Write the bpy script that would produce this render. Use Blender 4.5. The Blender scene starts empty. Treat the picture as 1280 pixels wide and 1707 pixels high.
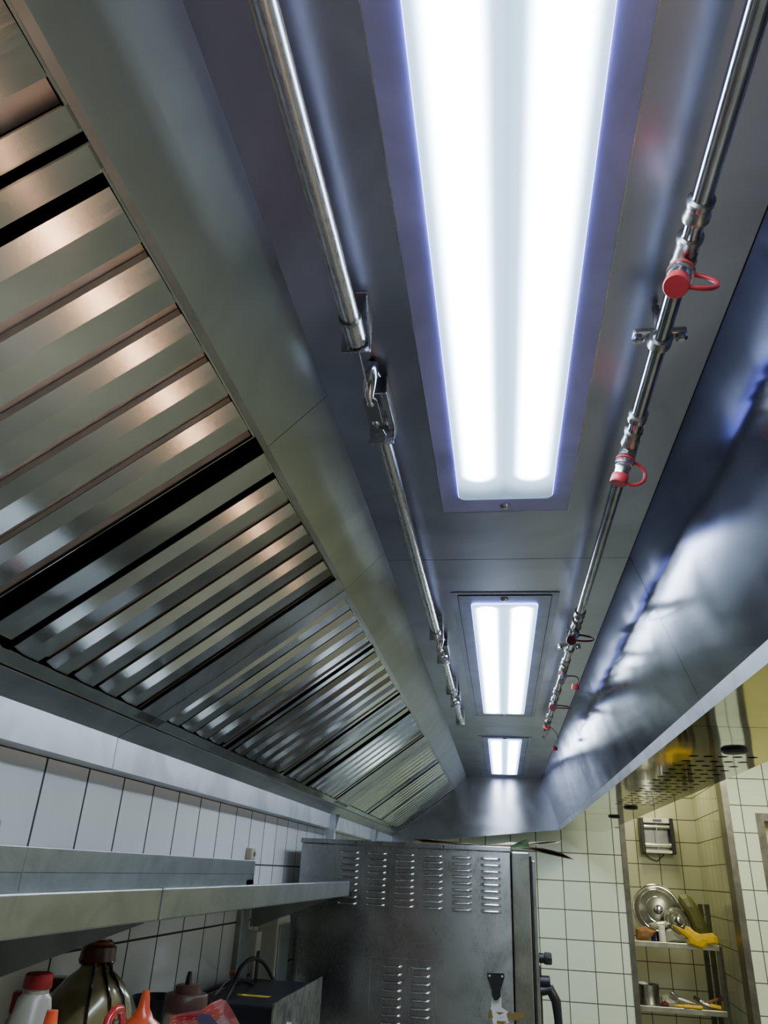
import bpy, bmesh, math, random
from mathutils import Vector, Matrix
random.seed(7)
COL = bpy.context.scene.collection
# ------------------------------------------------------------------ camera calibration
F = 1235.0; CX, CY = 640.0, 853.5
_d = Vector((838-CX, CY-1460, -F)); DY = _d.normalized()
_u = 770-CX; _v = -(_d.x*_u+F*F)/_d.y
DZ = Vector((_u, _v, -F)).normalized(); DX = DY.cross(DZ)
def P(px, py, ax, val):
    """world point seen in photo pixel px,py on the plane ax = val"""
    c = Vector((px-CX, CY-py, -F)); r = Vector((c.dot(DX), c.dot(DY), c.dot(DZ)))
    return r*(val/r['XYZ'.index(ax)])
# ------------------------------------------------------------------ materials
def srgb(r, g, b):
    f = lambda c: ((c/255+0.055)/1.055)**2.4 if c > 10 else c/255/12.92
    return (f(r), f(g), f(b), 1)
def new_mat(name):
    m = bpy.data.materials.new(name); m.use_nodes = True
    nt = m.node_tree; b = nt.nodes['Principled BSDF']
    return m, nt, b
def N(nt, t, **kw):
    n = nt.nodes.new(t)
    for k, v in kw.items(): setattr(n, k, v)
    return n
def steel(name, col=(.52, .53, .55, 1), rough=.28, var=.08, streak=(1, 60, 60), bump=.02, dent=.0, dscale=3, metal=1.0, smudge=.12, dark=.75, aniso=0):
    m, nt, b = new_mat(name); L = nt.links.new
    tc = N(nt, 'ShaderNodeTexCoord'); mp = N(nt, 'ShaderNodeMapping'); mp.inputs['Scale'].default_value = streak
    L(tc.outputs['Object'], mp.inputs['Vector'])
    n1 = N(nt, 'ShaderNodeTexNoise'); n1.inputs['Scale'].default_value = 22; n1.inputs['Detail'].default_value = 3
    L(mp.outputs['Vector'], n1.inputs['Vector'])
    n2 = N(nt, 'ShaderNodeTexNoise'); n2.inputs['Scale'].default_value = dscale; n2.inputs['Detail'].default_value = 5; n2.inputs['Distortion'].default_value = 1.2
    L(tc.outputs['Object'], n2.inputs['Vector'])
    mr = N(nt, 'ShaderNodeMapRange'); mr.inputs['From Min'].default_value = .3; mr.inputs['From Max'].default_value = .7
    mr.inputs['To Min'].default_value = max(rough-var, .02); mr.inputs['To Max'].default_value = rough+var
    L(n1.outputs['Fac'], mr.inputs['Value'])
    ad = N(nt, 'ShaderNodeMath', operation='MULTIPLY_ADD'); ad.inputs[1].default_value = smudge; 
    sb = N(nt, 'ShaderNodeMath', operation='SUBTRACT'); sb.inputs[1].default_value = .5
    L(n2.outputs['Fac'], sb.inputs[0]); L(sb.outputs[0], ad.inputs[0]); L(mr.outputs[0], ad.inputs[2]); L(ad.outputs[0], b.inputs['Roughness'])
    mx = N(nt, 'ShaderNodeMix', data_type='RGBA'); mx.inputs['A'].default_value = [c*dark for c in col[:3]]+[1]; mx.inputs['B'].default_value = col
    mr2 = N(nt, 'ShaderNodeMapRange'); mr2.inputs['From Min'].default_value = .35; mr2.inputs['From Max'].default_value = .6
    L(n2.outputs['Fac'], mr2.inputs['Value']); L(mr2.outputs[0], mx.inputs['Factor']); L(mx.outputs['Result'], b.inputs['Base Color'])
    b.inputs['Metallic'].default_value = metal
    if aniso:
        b.inputs['Anisotropic'].default_value = aniso
        tg = N(nt, 'ShaderNodeTangent'); tg.direction_type = 'RADIAL'; tg.axis = 'X'; L(tg.outputs[0], b.inputs['Tangent'])
    bp = N(nt, 'ShaderNodeBump'); bp.inputs['Strength'].default_value = bump; bp.inputs['Distance'].default_value = .01 if streak[0] == 60 and streak[1] == 1 else .0015
    L(n1.outputs['Fac'], bp.inputs['Height'])
    if dent:
        n3 = N(nt, 'ShaderNodeTexNoise'); n3.inputs['Scale'].default_value = 1.6; n3.inputs['Detail'].default_value = 1.5
        L(tc.outputs['Object'], n3.inputs['Vector'])
        b2 = N(nt, 'ShaderNodeBump'); b2.inputs['Strength'].default_value = dent; b2.inputs['Distance'].default_value = .05
        L(n3.outputs['Fac'], b2.inputs['Height']); L(b2.outputs['Normal'], bp.inputs['Normal'])
    L(bp.outputs['Normal'], b.inputs['Normal'])
    return m
def plain(name, col, rough=.5, metal=0, trans=0, spec=.5, noise=0, nscale=12, ncol=None, coat=0, alpha=1, emit=0):
    m, nt, b = new_mat(name); L = nt.links.new
    b.inputs['Roughness'].default_value = rough; b.inputs['Metallic'].default_value = metal
    b.inputs['Transmission Weight'].default_value = trans; b.inputs['Coat Weight'].default_value = coat
    b.inputs['Specular IOR Level'].default_value = spec; b.inputs['Alpha'].default_value = alpha
    tc = N(nt, 'ShaderNodeTexCoord'); n = N(nt, 'ShaderNodeTexNoise'); n.inputs['Scale'].default_value = nscale; n.inputs['Detail'].default_value = 5
    L(tc.outputs['Object'], n.inputs['Vector'])
    mx = N(nt, 'ShaderNodeMix', data_type='RGBA'); mx.inputs['A'].default_value = col
    mx.inputs['B'].default_value = ncol or [c*.7 for c in col[:3]]+[1]
    mr = N(nt, 'ShaderNodeMapRange'); mr.inputs['From Min'].default_value = .45; mr.inputs['From Max'].default_value = .65
    mr.inputs['To Max'].default_value = noise or .15
    L(n.outputs['Fac'], mr.inputs['Value']); L(mr.outputs[0], mx.inputs['Factor']); L(mx.outputs['Result'], b.inputs['Base Color'])
    if emit:
        b.inputs['Emission Color'].default_value = col; b.inputs['Emission Strength'].default_value = emit
    return m
def tiles(name, ax, su, sv, ou, ov, col, grout, gw=.003, rough=.12, vary=.05, gh=None):
    m, nt, b = new_mat(name); L = nt.links.new
    g = N(nt, 'ShaderNodeNewGeometry'); sx = N(nt, 'ShaderNodeSeparateXYZ'); L(g.outputs['Position'], sx.inputs[0])
    def line(sock, size, off, w):
        a = N(nt, 'ShaderNodeMath', operation='ADD'); a.inputs[1].default_value = 100*size-off; L(sock, a.inputs[0])
        d = N(nt, 'ShaderNodeMath', operation='DIVIDE'); d.inputs[1].default_value = size; L(a.outputs[0], d.inputs[0])
        fr = N(nt, 'ShaderNodeMath', operation='FRACT'); L(d.outputs[0], fr.inputs[0])
        s = N(nt, 'ShaderNodeMath', operation='SUBTRACT'); s.inputs[1].default_value = .5; L(fr.outputs[0], s.inputs[0])
        ab = N(nt, 'ShaderNodeMath', operation='ABSOLUTE'); L(s.outputs[0], ab.inputs[0])
        gt = N(nt, 'ShaderNodeMath', operation='GREATER_THAN'); gt.inputs[1].default_value = .5-w/size; L(ab.outputs[0], gt.inputs[0])
        fl = N(nt, 'ShaderNodeMath', operation='FLOOR'); L(d.outputs[0], fl.inputs[0])
        return gt.outputs[0], fl.outputs[0]
    a, fa = line(sx.outputs[ax], su, ou, gw); c, fc = line(sx.outputs['Z'], sv, ov, gh or gw)
    mxm = N(nt, 'ShaderNodeMath', operation='MAXIMUM'); L(a, mxm.inputs[0]); L(c, mxm.inputs[1])
    cb = N(nt, 'ShaderNodeCombineXYZ'); L(fa, cb.inputs[0]); L(fc, cb.inputs[1])
    wn = N(nt, 'ShaderNodeTexWhiteNoise', noise_dimensions='2D'); L(cb.outputs[0], wn.inputs['Vector'])
    mr = N(nt, 'ShaderNodeMapRange'); mr.inputs['To Min'].default_value = 1-vary; mr.inputs['To Max'].default_value = 1+vary*.3; L(wn.outputs['Value'], mr.inputs['Value'])
    vm = N(nt, 'ShaderNodeVectorMath', operation='SCALE'); vm.inputs[0].default_value = col[:3]; L(mr.outputs[0], vm.inputs['Scale'])
    mx = N(nt, 'ShaderNodeMix', data_type='RGBA'); L(mxm.outputs[0], mx.inputs['Factor']); L(vm.outputs[0], mx.inputs['A']); mx.inputs['B'].default_value = grout
    L(mx.outputs['Result'], b.inputs['Base Color'])
    r = N(nt, 'ShaderNodeMapRange'); r.inputs['To Min'].default_value = rough; r.inputs['To Max'].default_value = .8; L(mxm.outputs[0], r.inputs['Value']); L(r.outputs[0], b.inputs['Roughness'])
    iv = N(nt, 'ShaderNodeMath', operation='SUBTRACT'); iv.inputs[0].default_value = 1; L(mxm.outputs[0], iv.inputs[1])
    bp = N(nt, 'ShaderNodeBump'); bp.inputs['Strength'].default_value = .4; bp.inputs['Distance'].default_value = .003; L(iv.outputs[0], bp.inputs['Height'])
    n = N(nt, 'ShaderNodeTexNoise'); n.inputs['Scale'].default_value = 6; L(g.outputs['Position'], n.inputs['Vector'])
    b2 = N(nt, 'ShaderNodeBump'); b2.inputs['Strength'].default_value = .08; b2.inputs['Distance'].default_value = .02; L(n.outputs['Fac'], b2.inputs['Height']); L(bp.outputs['Normal'], b2.inputs['Normal'])
    L(b2.outputs['Normal'], b.inputs['Normal'])
    return m

M = {}
M['ceil'] = steel('brushed_ceiling_steel', (.47, .48, .62, 1), .32, .03, (60, 1, 60), .004, .12, 2.5)
M['slope'] = steel('sloped_panel_steel', (.42, .46, .46, 1), .32, .03, (60, 1, 60), .003, .12, 2.5)
M['mirror'] = steel('polished_panel_steel', (.35, .37, .48, 1), .15, .02, (60, 1, 60), .002, .22, 4, smudge=.14, dark=.8)
M['under'] = steel('polished_underside_steel', (.50, .51, .44, 1), .06, .02, (1, 30, 30), .003, .10, 3, smudge=.04, dark=.85)
M['endp'] = steel('end_plate_steel', (.42, .42, .48, 1), .22, .03, (60, 60, 1), .004, .04, 3, aniso=.8)
M['gutter'] = steel('gutter_steel', (.66, .68, .74, 1), .42, .05, (60, 1, 60), .004, .05, 5)
M['rail'] = steel('rail_steel', (.36, .37, .38, 1), .32, .03, (60, 1, 60), .003, 0, 5)
M['baffle'] = steel('baffle_steel', (.58, .585, .57, 1), .13, .03, (1, 80, 80), .002, .03, 4, smudge=.06)
M['inner'] = steel('inner_baffle_steel', (.80, .70, .66, 1), .45, .04, (1, 80, 80), .003, 0, 6, metal=.55)
M['blank'] = steel('blank_panel_steel', (.42, .43, .44, 1), .30, .05, (1, 80, 80), .004, 0, 4)
M['lamp_frame'] = steel('lamp_frame_steel', (.42, .44, .64, 1), .42, .03, (60, 1, 60), .004, 0, 4)  # blue cast in the steel colour paints in the glow round the lamps
M['lamp_frame_near'] = steel('near_lamp_frame_steel', (.56, .58, .98, 1), .58, .03, (60, 1, 60), .004, 0, 4)  # brighter, bluer copy: the near lamp's halo painted into the frame colour
M['pipe'] = steel('galvanised_pipe', (.60, .60, .63, 1), .28, .02, (20, 1, 20), .002, 0, 30, smudge=.03, dark=.92)
M['chrome'] = steel('chrome_pipe', (.62, .62, .66, 1), .14, .02, (30, 1, 30), .003, 0, 14, smudge=.04)
M['fitting'] = steel('fitting_metal', (.46, .45, .44, 1), .30, .08, (3, 3, 3), .04, 0, 60)
M['shelf'] = steel('shelf_steel', (.40, .425, .43, 1), .36, .06, (60, 1, 60), .004, .03, 9, dark=.8)
M['oven'] = steel('oven_steel', (.40, .40, .40, 1), .28, .03, (60, 60, 2), .004, .03, 5, smudge=.08, dark=.8, aniso=.7)
M['ovend'] = steel('oven_door_steel', (.50, .49, .46, 1), .30, .05, (60, 60, 1), .02, .05, 6)
M['louver'] = steel('louver_steel', (.62, .62, .62, 1), .22, .05, (1, 30, 30), .02, 0, 10)
M['dark'] = plain('black_cavity', (.004, .004, .007, 1), .8)
M['gap'] = plain('dark_joint', (.01, .01, .012, 1), .7)
M['black'] = plain('black_plastic', (.012, .012, .016, 1), .35)
M['rubber'] = plain('black_rubber', (.01, .01, .011, 1), .45)
M['red'] = plain('red_rubber', srgb(190, 55, 65), .4)
M['darkred'] = plain('dark_red_rubber', srgb(90, 30, 38), .4)
M['white'] = plain('white_plastic', (.75, .75, .72, 1), .4)
M['leftwall'] = tiles('left_wall_tiles', 'Y', .1712, .1785, 1.445, -.005, (.66, .67, .68), (.02, .02, .022, 1), .0034, .10, .05, .0026)
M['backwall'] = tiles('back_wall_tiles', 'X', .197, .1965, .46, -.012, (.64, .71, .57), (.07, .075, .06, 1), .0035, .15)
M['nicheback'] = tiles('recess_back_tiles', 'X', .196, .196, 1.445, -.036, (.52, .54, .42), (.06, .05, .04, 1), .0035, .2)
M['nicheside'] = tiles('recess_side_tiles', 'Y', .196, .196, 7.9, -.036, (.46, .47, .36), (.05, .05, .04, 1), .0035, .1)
M['sidewall'] = tiles('side_wall_tiles', 'Y', .2, .2, 0, 0, (.60, .62, .60), (.06, .06, .05, 1), .003, .15)
M['floor'] = plain('floor_tiles', (.15, .16, .145, 1), .35, noise=.5, nscale=5)
M['ceiling'] = plain('painted_ceiling', (.6, .6, .55, 1), .7)
M['trim'] = steel('trim_steel', (.22, .21, .18, 1), .4, .05, (30, 30, 1), .02, 0, 8)

def diffuser_mat(hl):
    m, nt, b = new_mat('frosted_lamp_glass'); L = nt.links.new
    nt.nodes.remove(b); out = nt.nodes['Material Output']
    tc = N(nt, 'ShaderNodeTexCoord'); sx = N(nt, 'ShaderNodeSeparateXYZ'); L(tc.outputs['Object'], sx.inputs[0])
    # glow of the two tubes behind the frosted glass: distance to each tube segment
    ay = N(nt, 'ShaderNodeMath', operation='ABSOLUTE'); L(sx.outputs['Y'], ay.inputs[0])
    oy = N(nt, 'ShaderNodeMath', operation='SUBTRACT'); oy.inputs[1].default_value = hl; L(ay.outputs[0], oy.inputs[0])
    mo = N(nt, 'ShaderNodeMath', operation='MAXIMUM'); mo.inputs[1].default_value = 0; L(oy.outputs[0], mo.inputs[0])
    ax_ = N(nt, 'ShaderNodeMath', operation='ABSOLUTE'); L(sx.outputs['X'], ax_.inputs[0])
    dx = N(nt, 'ShaderNodeMath', operation='SUBTRACT'); dx.inputs[1].default_value = .050; L(ax_.outputs[0], dx.inputs[0])
    p1 = N(nt, 'ShaderNodeMath', operation='POWER'); p1.inputs[1].default_value = 2; ab2 = N(nt, 'ShaderNodeMath', operation='ABSOLUTE'); L(dx.outputs[0], ab2.inputs[0]); L(ab2.outputs[0], p1.inputs[0])
    p2 = N(nt, 'ShaderNodeMath', operation='POWER'); p2.inputs[1].default_value = 2; L(mo.outputs[0], p2.inputs[0])
    ad = N(nt, 'ShaderNodeMath', operation='ADD'); L(p1.outputs[0], ad.inputs[0]); L(p2.outputs[0], ad.inputs[1])
    sq = N(nt, 'ShaderNodeMath', operation='SQRT'); L(ad.outputs[0], sq.inputs[0])
    mr = N(nt, 'ShaderNodeMapRange', interpolation_type='SMOOTHERSTEP'); mr.inputs['From Min'].default_value = .010; mr.inputs['From Max'].default_value = .040
    mr.inputs['To Min'].default_value = 1; mr.inputs['To Max'].default_value = 0; L(sq.outputs[0], mr.inputs['Value'])
    cr = N(nt, 'ShaderNodeMix', data_type='RGBA'); cr.inputs['A'].default_value = (.50, .74, 1, 1); cr.inputs['B'].default_value = (.80, .92, 1, 1)
    L(mr.outputs[0], cr.inputs['Factor'])
    st = N(nt, 'ShaderNodeMath', operation='MULTIPLY_ADD'); st.inputs[1].default_value = 30.; L(mr.outputs[0], st.inputs[0])
    wd = N(nt, 'ShaderNodeMapRange', interpolation_type='SMOOTHSTEP'); wd.inputs['From Min'].default_value = .015; wd.inputs['From Max'].default_value = .10; wd.inputs['To Min'].default_value = 3.0; wd.inputs['To Max'].default_value = .7; L(sq.outputs[0], wd.inputs['Value']); L(wd.outputs[0], st.inputs[2])
    em = N(nt, 'ShaderNodeEmission'); L(cr.outputs['Result'], em.inputs['Color']); L(st.outputs[0], em.inputs['Strength'])
    gl = N(nt, 'ShaderNodeBsdfGlossy'); gl.inputs['Roughness'].default_value = .2; gl.inputs['Color'].default_value = (.05, .05, .06, 1)
    sh = N(nt, 'ShaderNodeAddShader'); L(em.outputs[0], sh.inputs[0]); L(gl.outputs[0], sh.inputs[1]); L(sh.outputs[0], out.inputs['Surface'])
    return m
M['diffuser'] = diffuser_mat(.69); M['diffuser_long'] = diffuser_mat(.755)
M['edge'] = plain('blue_lit_glass_edge', (.28, .32, 1, 1), .3, emit=10)  # emission added so the glass rim throws a blue halo onto the frame

# ------------------------------------------------------------------ mesh helpers
class MB:
    def __init__(s): s.b = bmesh.new(); s.sm = False
    def box(s, x0, x1, y0, y1, z0, z1, bev=0):
        r = bmesh.ops.create_cube(s.b, size=1); v = r['verts']
        bmesh.ops.scale(s.b, vec=(x1-x0, y1-y0, z1-z0), verts=v)
        bmesh.ops.translate(s.b, vec=((x0+x1)/2, (y0+y1)/2, (z0+z1)/2), verts=v)
        if bev:
            e = list({e for q in v for e in q.link_edges})
            bmesh.ops.bevel(s.b, geom=e, offset=bev, segments=2, affect='EDGES', profile=.5)
        return s
    def obox(s, c, half, rot):
        r = bmesh.ops.create_cube(s.b, size=2); v = r['verts']
        bmesh.ops.scale(s.b, vec=half, verts=v)
        bmesh.ops.transform(s.b, matrix=Matrix.Translation(c) @ rot.to_4x4(), verts=v); return s
    def prism(s, pts, y0, y1, ax='Y'):
        """pts in the plane across ax, extruded along ax"""
        def mk(p, t):
            return {'Y': (p[0], t, p[1]), 'X': (t, p[0], p[1]), 'Z': (p[0], p[1], t)}[ax]
        a = [s.b.verts.new(mk(p, y0)) for p in pts]; c = [s.b.verts.new(mk(p, y1)) for p in pts]
        n = len(pts); fs = [s.b.faces.new(a), s.b.faces.new(c[::-1])]
        for i in range(n): fs.append(s.b.faces.new((a[i], c[i], c[(i+1) % n], a[(i+1) % n])))
        bmesh.ops.recalc_face_normals(s.b, faces=fs); return s
    def sheet(s, pts, y0, y1, th=.0015, ax='Y'):
        """folded sheet: open polyline with thickness, extruded along ax"""
        off = []
        n = len(pts)
        for i in range(n):
            d = Vector((0, 0))
            if i > 0: d += (Vector(pts[i])-Vector(pts[i-1])).normalized()
            if i < n-1: d += (Vector(pts[i+1])-Vector(pts[i])).normalized()
            d.normalize(); off.append((pts[i][0]-d.y*th, pts[i][1]+d.x*th))
        return s.strip(pts, off, y0, y1, ax)
    def strip(s, pts, off, y0, y1, ax):
        def mk(p, t):
            return {'Y': (p[0], t, p[1]), 'X': (t, p[0], p[1]), 'Z': (p[0], p[1], t)}[ax]
        A = [[s.b.verts.new(mk(p, t)) for p in q] for t in (y0, y1) for q in (pts, off)]
        n = len(pts); fs = []
        for i in range(n-1):
            for (p, q) in ((A[0], A[2]), (A[1], A[3])):
                fs.append(s.b.faces.new((p[i], p[i+1], q[i+1], q[i])))
            fs.append(s.b.faces.new((A[0][i], A[0][i+1], A[1][i+1], A[1][i]))); fs.append(s.b.faces.new((A[2][i], A[2][i+1], A[3][i+1], A[3][i])))
        for i in (0, n-1): fs.append(s.b.faces.new((A[0][i], A[1][i], A[3][i], A[2][i])))
        bmesh.ops.recalc_face_normals(s.b, faces=fs); return s
    def tube(s, path, r, seg=14, cap=True, closed=False):
        path = [Vector(p) for p in path]; n = len(path); rr = r if isinstance(r, (list, tuple)) else [r]*n
        rings = []; up = None
        for i, p in enumerate(path):
            if closed: t = (path[(i+1) % n]-path[i-1]).normalized()
            else: t = ((path[min(i+1, n-1)]-path[max(i-1, 0)])).normalized()
            if up is None:
                up = t.orthogonal().normalized()
            else:
                up = (up-t*up.dot(t)); up = up.normalized() if up.length > 1e-6 else t.orthogonal().normalized()
            w = t.cross(up)
            rings.append([s.b.verts.new(p+(up*math.cos(a)+w*math.sin(a))*rr[i]) for a in [2*math.pi*k/seg for k in range(seg)]])
        fs = []
        for i in range(n if closed else n-1):
            a, c = rings[i], rings[(i+1) % n]
            for k in range(seg): fs.append(s.b.faces.new((a[k], a[(k+1) % seg], c[(k+1) % seg], c[k])))
        if cap and not closed: fs += [s.b.faces.new(rings[0][::-1]), s.b.faces.new(rings[-1])]
        for f in fs: f.smooth = True
        bmesh.ops.recalc_face_normals(s.b, faces=fs); return s
    def lathe(s, prof, o=(0, 0, 0), axis=(0, 0, 1), seg=32, sx=1, sy=1):
        """prof: (radius, height) list turned about axis"""
        q = Vector((0, 0, 1)).rotation_difference(Vector(axis).normalized()).to_matrix(); o = Vector(o)
        rings = []
        for r, h in prof:
            r = max(r, 1e-4)
            rings.append([s.b.verts.new(o+q @ Vector((r*sx*math.cos(2*math.pi*k/seg), r*sy*math.sin(2*math.pi*k/seg), h))) for k in range(seg)])
        fs = []
        for a, c in zip(rings, rings[1:]):
            for k in range(seg): fs.append(s.b.faces.new((a[k], a[(k+1) % seg], c[(k+1) % seg], c[k])))
        fs += [s.b.faces.new(rings[0][::-1]), s.b.faces.new(rings[-1])]
        for f in fs[:-2]: f.smooth = True
        bmesh.ops.recalc_face_normals(s.b, faces=fs); return s
    def build(s, name, mat, parent=None, sharp=True):
        me = bpy.data.meshes.new(name); s.b.to_mesh(me); s.b.free()
        me.materials.append(mat); o = bpy.data.objects.new(name, me); COL.objects.link(o)
        if parent is not None:
            o.parent = parent
            if parent.get('_w'): o.matrix_parent_inverse = Matrix.Translation(parent.location).inverted()
        if sharp and any(q.use_smooth for q in me.polygons):
            fl = [q.use_smooth for q in me.polygons]
            try: me.set_sharp_from_angle(angle=math.radians(38))
            except Exception: pass
            me.polygons.foreach_set('use_smooth', fl)
        return o
def tag(o, label, cat, group=None, kind=None):
    if label: o['label'] = label
    if cat: o['category'] = cat
    if group: o['group'] = group
    if kind: o['kind'] = kind
    return o
def thing(name, label, cat, loc=(0, 0, 0), group=None, rot=None, world=True):
    o = bpy.data.objects.new(name, None); COL.objects.link(o); o.location = loc; o.empty_display_size = .05
    if rot: o.rotation_euler = rot
    if world: o['_w'] = 1          # children meshes are written in world coordinates
    return tag(o, label, cat, group)
def struct(name, mb, mat):
    o = mb.build(name, mat); o['kind'] = 'structure'; return o
def copy_tree(root, **kw):
    r = root.copy(); COL.objects.link(r)
    for c in root.children:
        d = c.copy(); COL.objects.link(d); d.parent = r
        for g in c.children:
            e = g.copy(); COL.objects.link(e); e.parent = d
    return r

# ------------------------------------------------------------------ room shell
FZ = -1.65; RC = 1.2; XR = 3.4; YB = 6.5; YF = -2.6; XW = -.90
struct('floor', MB().box(-1.1, XR+.2, YF-.2, 8.3, FZ-.1, FZ), M['floor'])
struct('ceiling', MB().box(-1.1, XR+.2, YF-.2, 8.3, RC, RC+.1), M['ceiling'])
struct('wall_left', MB().box(XW-.15, XW, YF, YB, FZ, RC), M['leftwall'])
struct('wall_right', MB().box(XR, XR+.15, YF, 8.3, FZ, RC), M['sidewall'])
struct('wall_front', MB().box(-1.05, XR+.15, YF-.15, YF, FZ, RC), M['backwall'])
NX0, NX1, DX0, DX1, DTOP = .945, 1.712, 1.932, 2.85, .525
wb = MB().box(XW-.15, NX0, YB, YB+.15, FZ, RC).box(NX1, DX0, YB, YB+.15, FZ, RC).box(DX0, DX1, YB, YB+.15, DTOP, RC).box(DX1, XR, YB, YB+.15, FZ, RC)
struct('wall_back', wb, M['backwall'])
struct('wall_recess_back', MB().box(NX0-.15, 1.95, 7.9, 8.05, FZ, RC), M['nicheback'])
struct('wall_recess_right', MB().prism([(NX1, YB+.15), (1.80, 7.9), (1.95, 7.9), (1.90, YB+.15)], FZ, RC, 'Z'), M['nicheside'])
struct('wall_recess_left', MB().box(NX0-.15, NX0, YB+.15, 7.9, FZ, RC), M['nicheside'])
struct('trim_1', MB().box(NX0-.034, NX0+.006, YB-.006, YB+.15, FZ, RC), M['trim'])
struct('trim_2', MB().box(NX1-.006, NX1+.042, YB-.006, YB+.15, FZ, RC), M['trim'])
# doorway far right
M['doorcream'] = plain('cream_paint', srgb(200, 195, 130), .5)
M['doordark'] = plain('dark_opening', (.02, .02, .02, 1), .6)
dr = tag(thing('door_1', None, None, (DX0, YB, FZ)), None, None, kind='structure')
MB().box(DX0, DX0+.055, YB-.012, YB+.16, FZ, DTOP).box(DX1-.055, DX1, YB-.012, YB+.16, FZ, DTOP).box(DX0+.055, DX1-.055, YB-.012, YB+.16, DTOP-.055, DTOP).build('door_frame', M['trim'], dr)
MB().box(DX0+.055, DX1-.055, YB+.10, YB+.14, FZ+.005, DTOP-.055).build('door_leaf', M['doorcream'], dr)
MB().box(DX0+.12, DX1-.12, YB+.09, YB+.10, .0, .36).build('door_window', M['doordark'], dr)

# ------------------------------------------------------------------ extractor hood
ZC = .70; XL, XRc = -.27, .315; BX, BZ = -.36, .606; AX, AZ = -.80, .283
PX, PZ = .43, .362; UZ = .332; UX = .76; Y0, YE = -1.6, 6.25
hood = thing('extractor_hood', 'long stainless steel kitchen extractor hood seen from below, running along the tiled wall', 'extractor hood', (0, Y0, UZ))
LAMPS = [(.021, .568), (.021, 2.83), (.028, 5.19)]     # centres (x,y), glass 1.6 long
SEAMS = [Y0, 1.709, 4.02, YE]
LW, LL = .094, .80
OT = .105
g = .0012
for a, b_ in zip(SEAMS, SEAMS[1:]):
    mb = MB(); xa, xb = XL, XRc
    # ceiling sheet with the lamp openings left out
    inside = [l for l in LAMPS if a < l[1] < b_]
    lx, ly = inside[0]
    ya, yb = ly-LL-.02, ly+LL+.02
    mb.box(xa, xb, a+g, ya, ZC, ZC+.002).box(xa, xb, yb, b_-g, ZC, ZC+.002)
    mb.box(xa, lx-LW-.02, ya, yb, ZC, ZC+.002).box(lx+LW+.02, xb, ya, yb, ZC, ZC+.002)
    mb.build('ceiling_panel', M['ceil'], hood)
for a, b_ in zip([Y0, .99, 1.66, 4.02], [.99, 1.66, 4.02, YE]):
    MB().sheet([(XL, ZC), (BX, BZ), (BX-.006, BZ+.004)], a+g*.6, b_-g*.6, -.002).build('sloped_panel', M['slope'], hood)
for a, b_ in zip([Y0, 1.70, 4.0], [1.70, 4.0, YE]):
    MB().sheet([(XRc, ZC), (PX, PZ)], a+g, b_-g, .002).build('front_panel', M['mirror'], hood)
MB().box(XRc-.001, XRc+.012, Y0, YE, ZC-.0005, ZC+.003).build('corner_seam', M['gap'], hood)
for a, b_ in zip([Y0, 1.70, 4.1], [1.70, 4.1, YE]):
    MB().sheet([(PX, PZ+.001), (PX+.006, UZ), (PX+.0085, UZ+.0005)], a+g, b_-g, .002).build('edge_lip', M['gutter'], hood)
MB().prism([(AX, AZ), (BX, BZ), (XL, ZC), (XRc, ZC), (PX, PZ), (PX+.006, UZ), (PX-.05, UZ-.004), (-.55, .222), (-.90, .19), (-.90, .26)], YE, YE+.012).build('end_plate', M['endp'], hood)
# perforated supply underside
def perforated(y0, y1, hy0, rows, hx0=.545, cols=5, px=.0395, py=.0985, r=.0145):
    mb = MB(); b = mb.b; z = UZ
    xs = [PX+.005, hx0-px/2]+[hx0+px*(i+.5) for i in range(cols)]+[UX]
    ys = [y0, hy0-py/2]+[hy0+py*(j+.5) for j in range(rows)]+[y1]
    def V(x, y): return b.verts.new((x, y, z))
    for i in range(len(xs)-1):
        for j in range(len(ys)-1):
            c = [V(xs[i], ys[j]), V(xs[i+1], ys[j]), V(xs[i+1], ys[j+1]), V(xs[i], ys[j+1])]
            if 1 <= i <= cols and 1 <= j <= rows:
                cx, cy = (xs[i]+xs[i+1])/2, (ys[j]+ys[j+1])/2
                # outer ring with 12 points on the cell edge matched to 12 on the hole
                ho = [V(cx+r*math.cos(t), cy+r*math.sin(t)) for t in [math.radians(-135+30*k) for k in range(12)]]
                ed = []
                w, h = (xs[i+1]-xs[i]), (ys[j+1]-ys[j])
                for k in range(12):
                    s_, f_ = divmod(k, 3); A, B = c[s_], c[(s_+1) % 4]
                    ed.append(A if f_ == 0 else b.verts.new(A.co.lerp(B.co, f_/3)))
                up = [b.verts.new((v.co.x, v.co.y, z+.004)) for v in ho]
                for k in range(12):
                    k2 = (k+1) % 12
                    b.faces.new((ed[k], ed[k2], ho[k2], ho[k])); b.faces.new((ho[k], ho[k2], up[k2], up[k]))
            else: b.faces.new(c)
    bmesh.ops.remove_doubles(b, verts=b.verts, dist=1e-5)
    return mb
perforated(Y0, 1.842, -.9, 16).build('supply_panel', M['under'], hood)
perforated(1.846, 4.15, 2.305, 17).build('supply_panel', M['under'], hood)
mb = MB()
mb.box(PX+.008, UX, 4.154, YE, UZ, UZ+.003)
mb.build('supply_panel', M['under'], hood)
MB().box(UX, UX+.002, Y0, YE, UZ, RC-.002).box(PX+.1, UX, YE-.002, YE, UZ+.004, RC-.002).build('outer_casing', M['mirror'], hood)
MB().box(PX+.03, UX-.004, Y0, YE-.004, UZ+.03, UZ+.034).build('supply_duct', M['dark'], hood)
for k, (x, y) in enumerate([(.62, 2.175), (.63, 4.05), (.632, 4.67)]):
    MB().lathe([(.034, 0), (.034, -.004), (.028, -.009), (.012, -.010)], (x, y, UZ), seg=24).build('round_cap', M['rubber'], hood)
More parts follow.
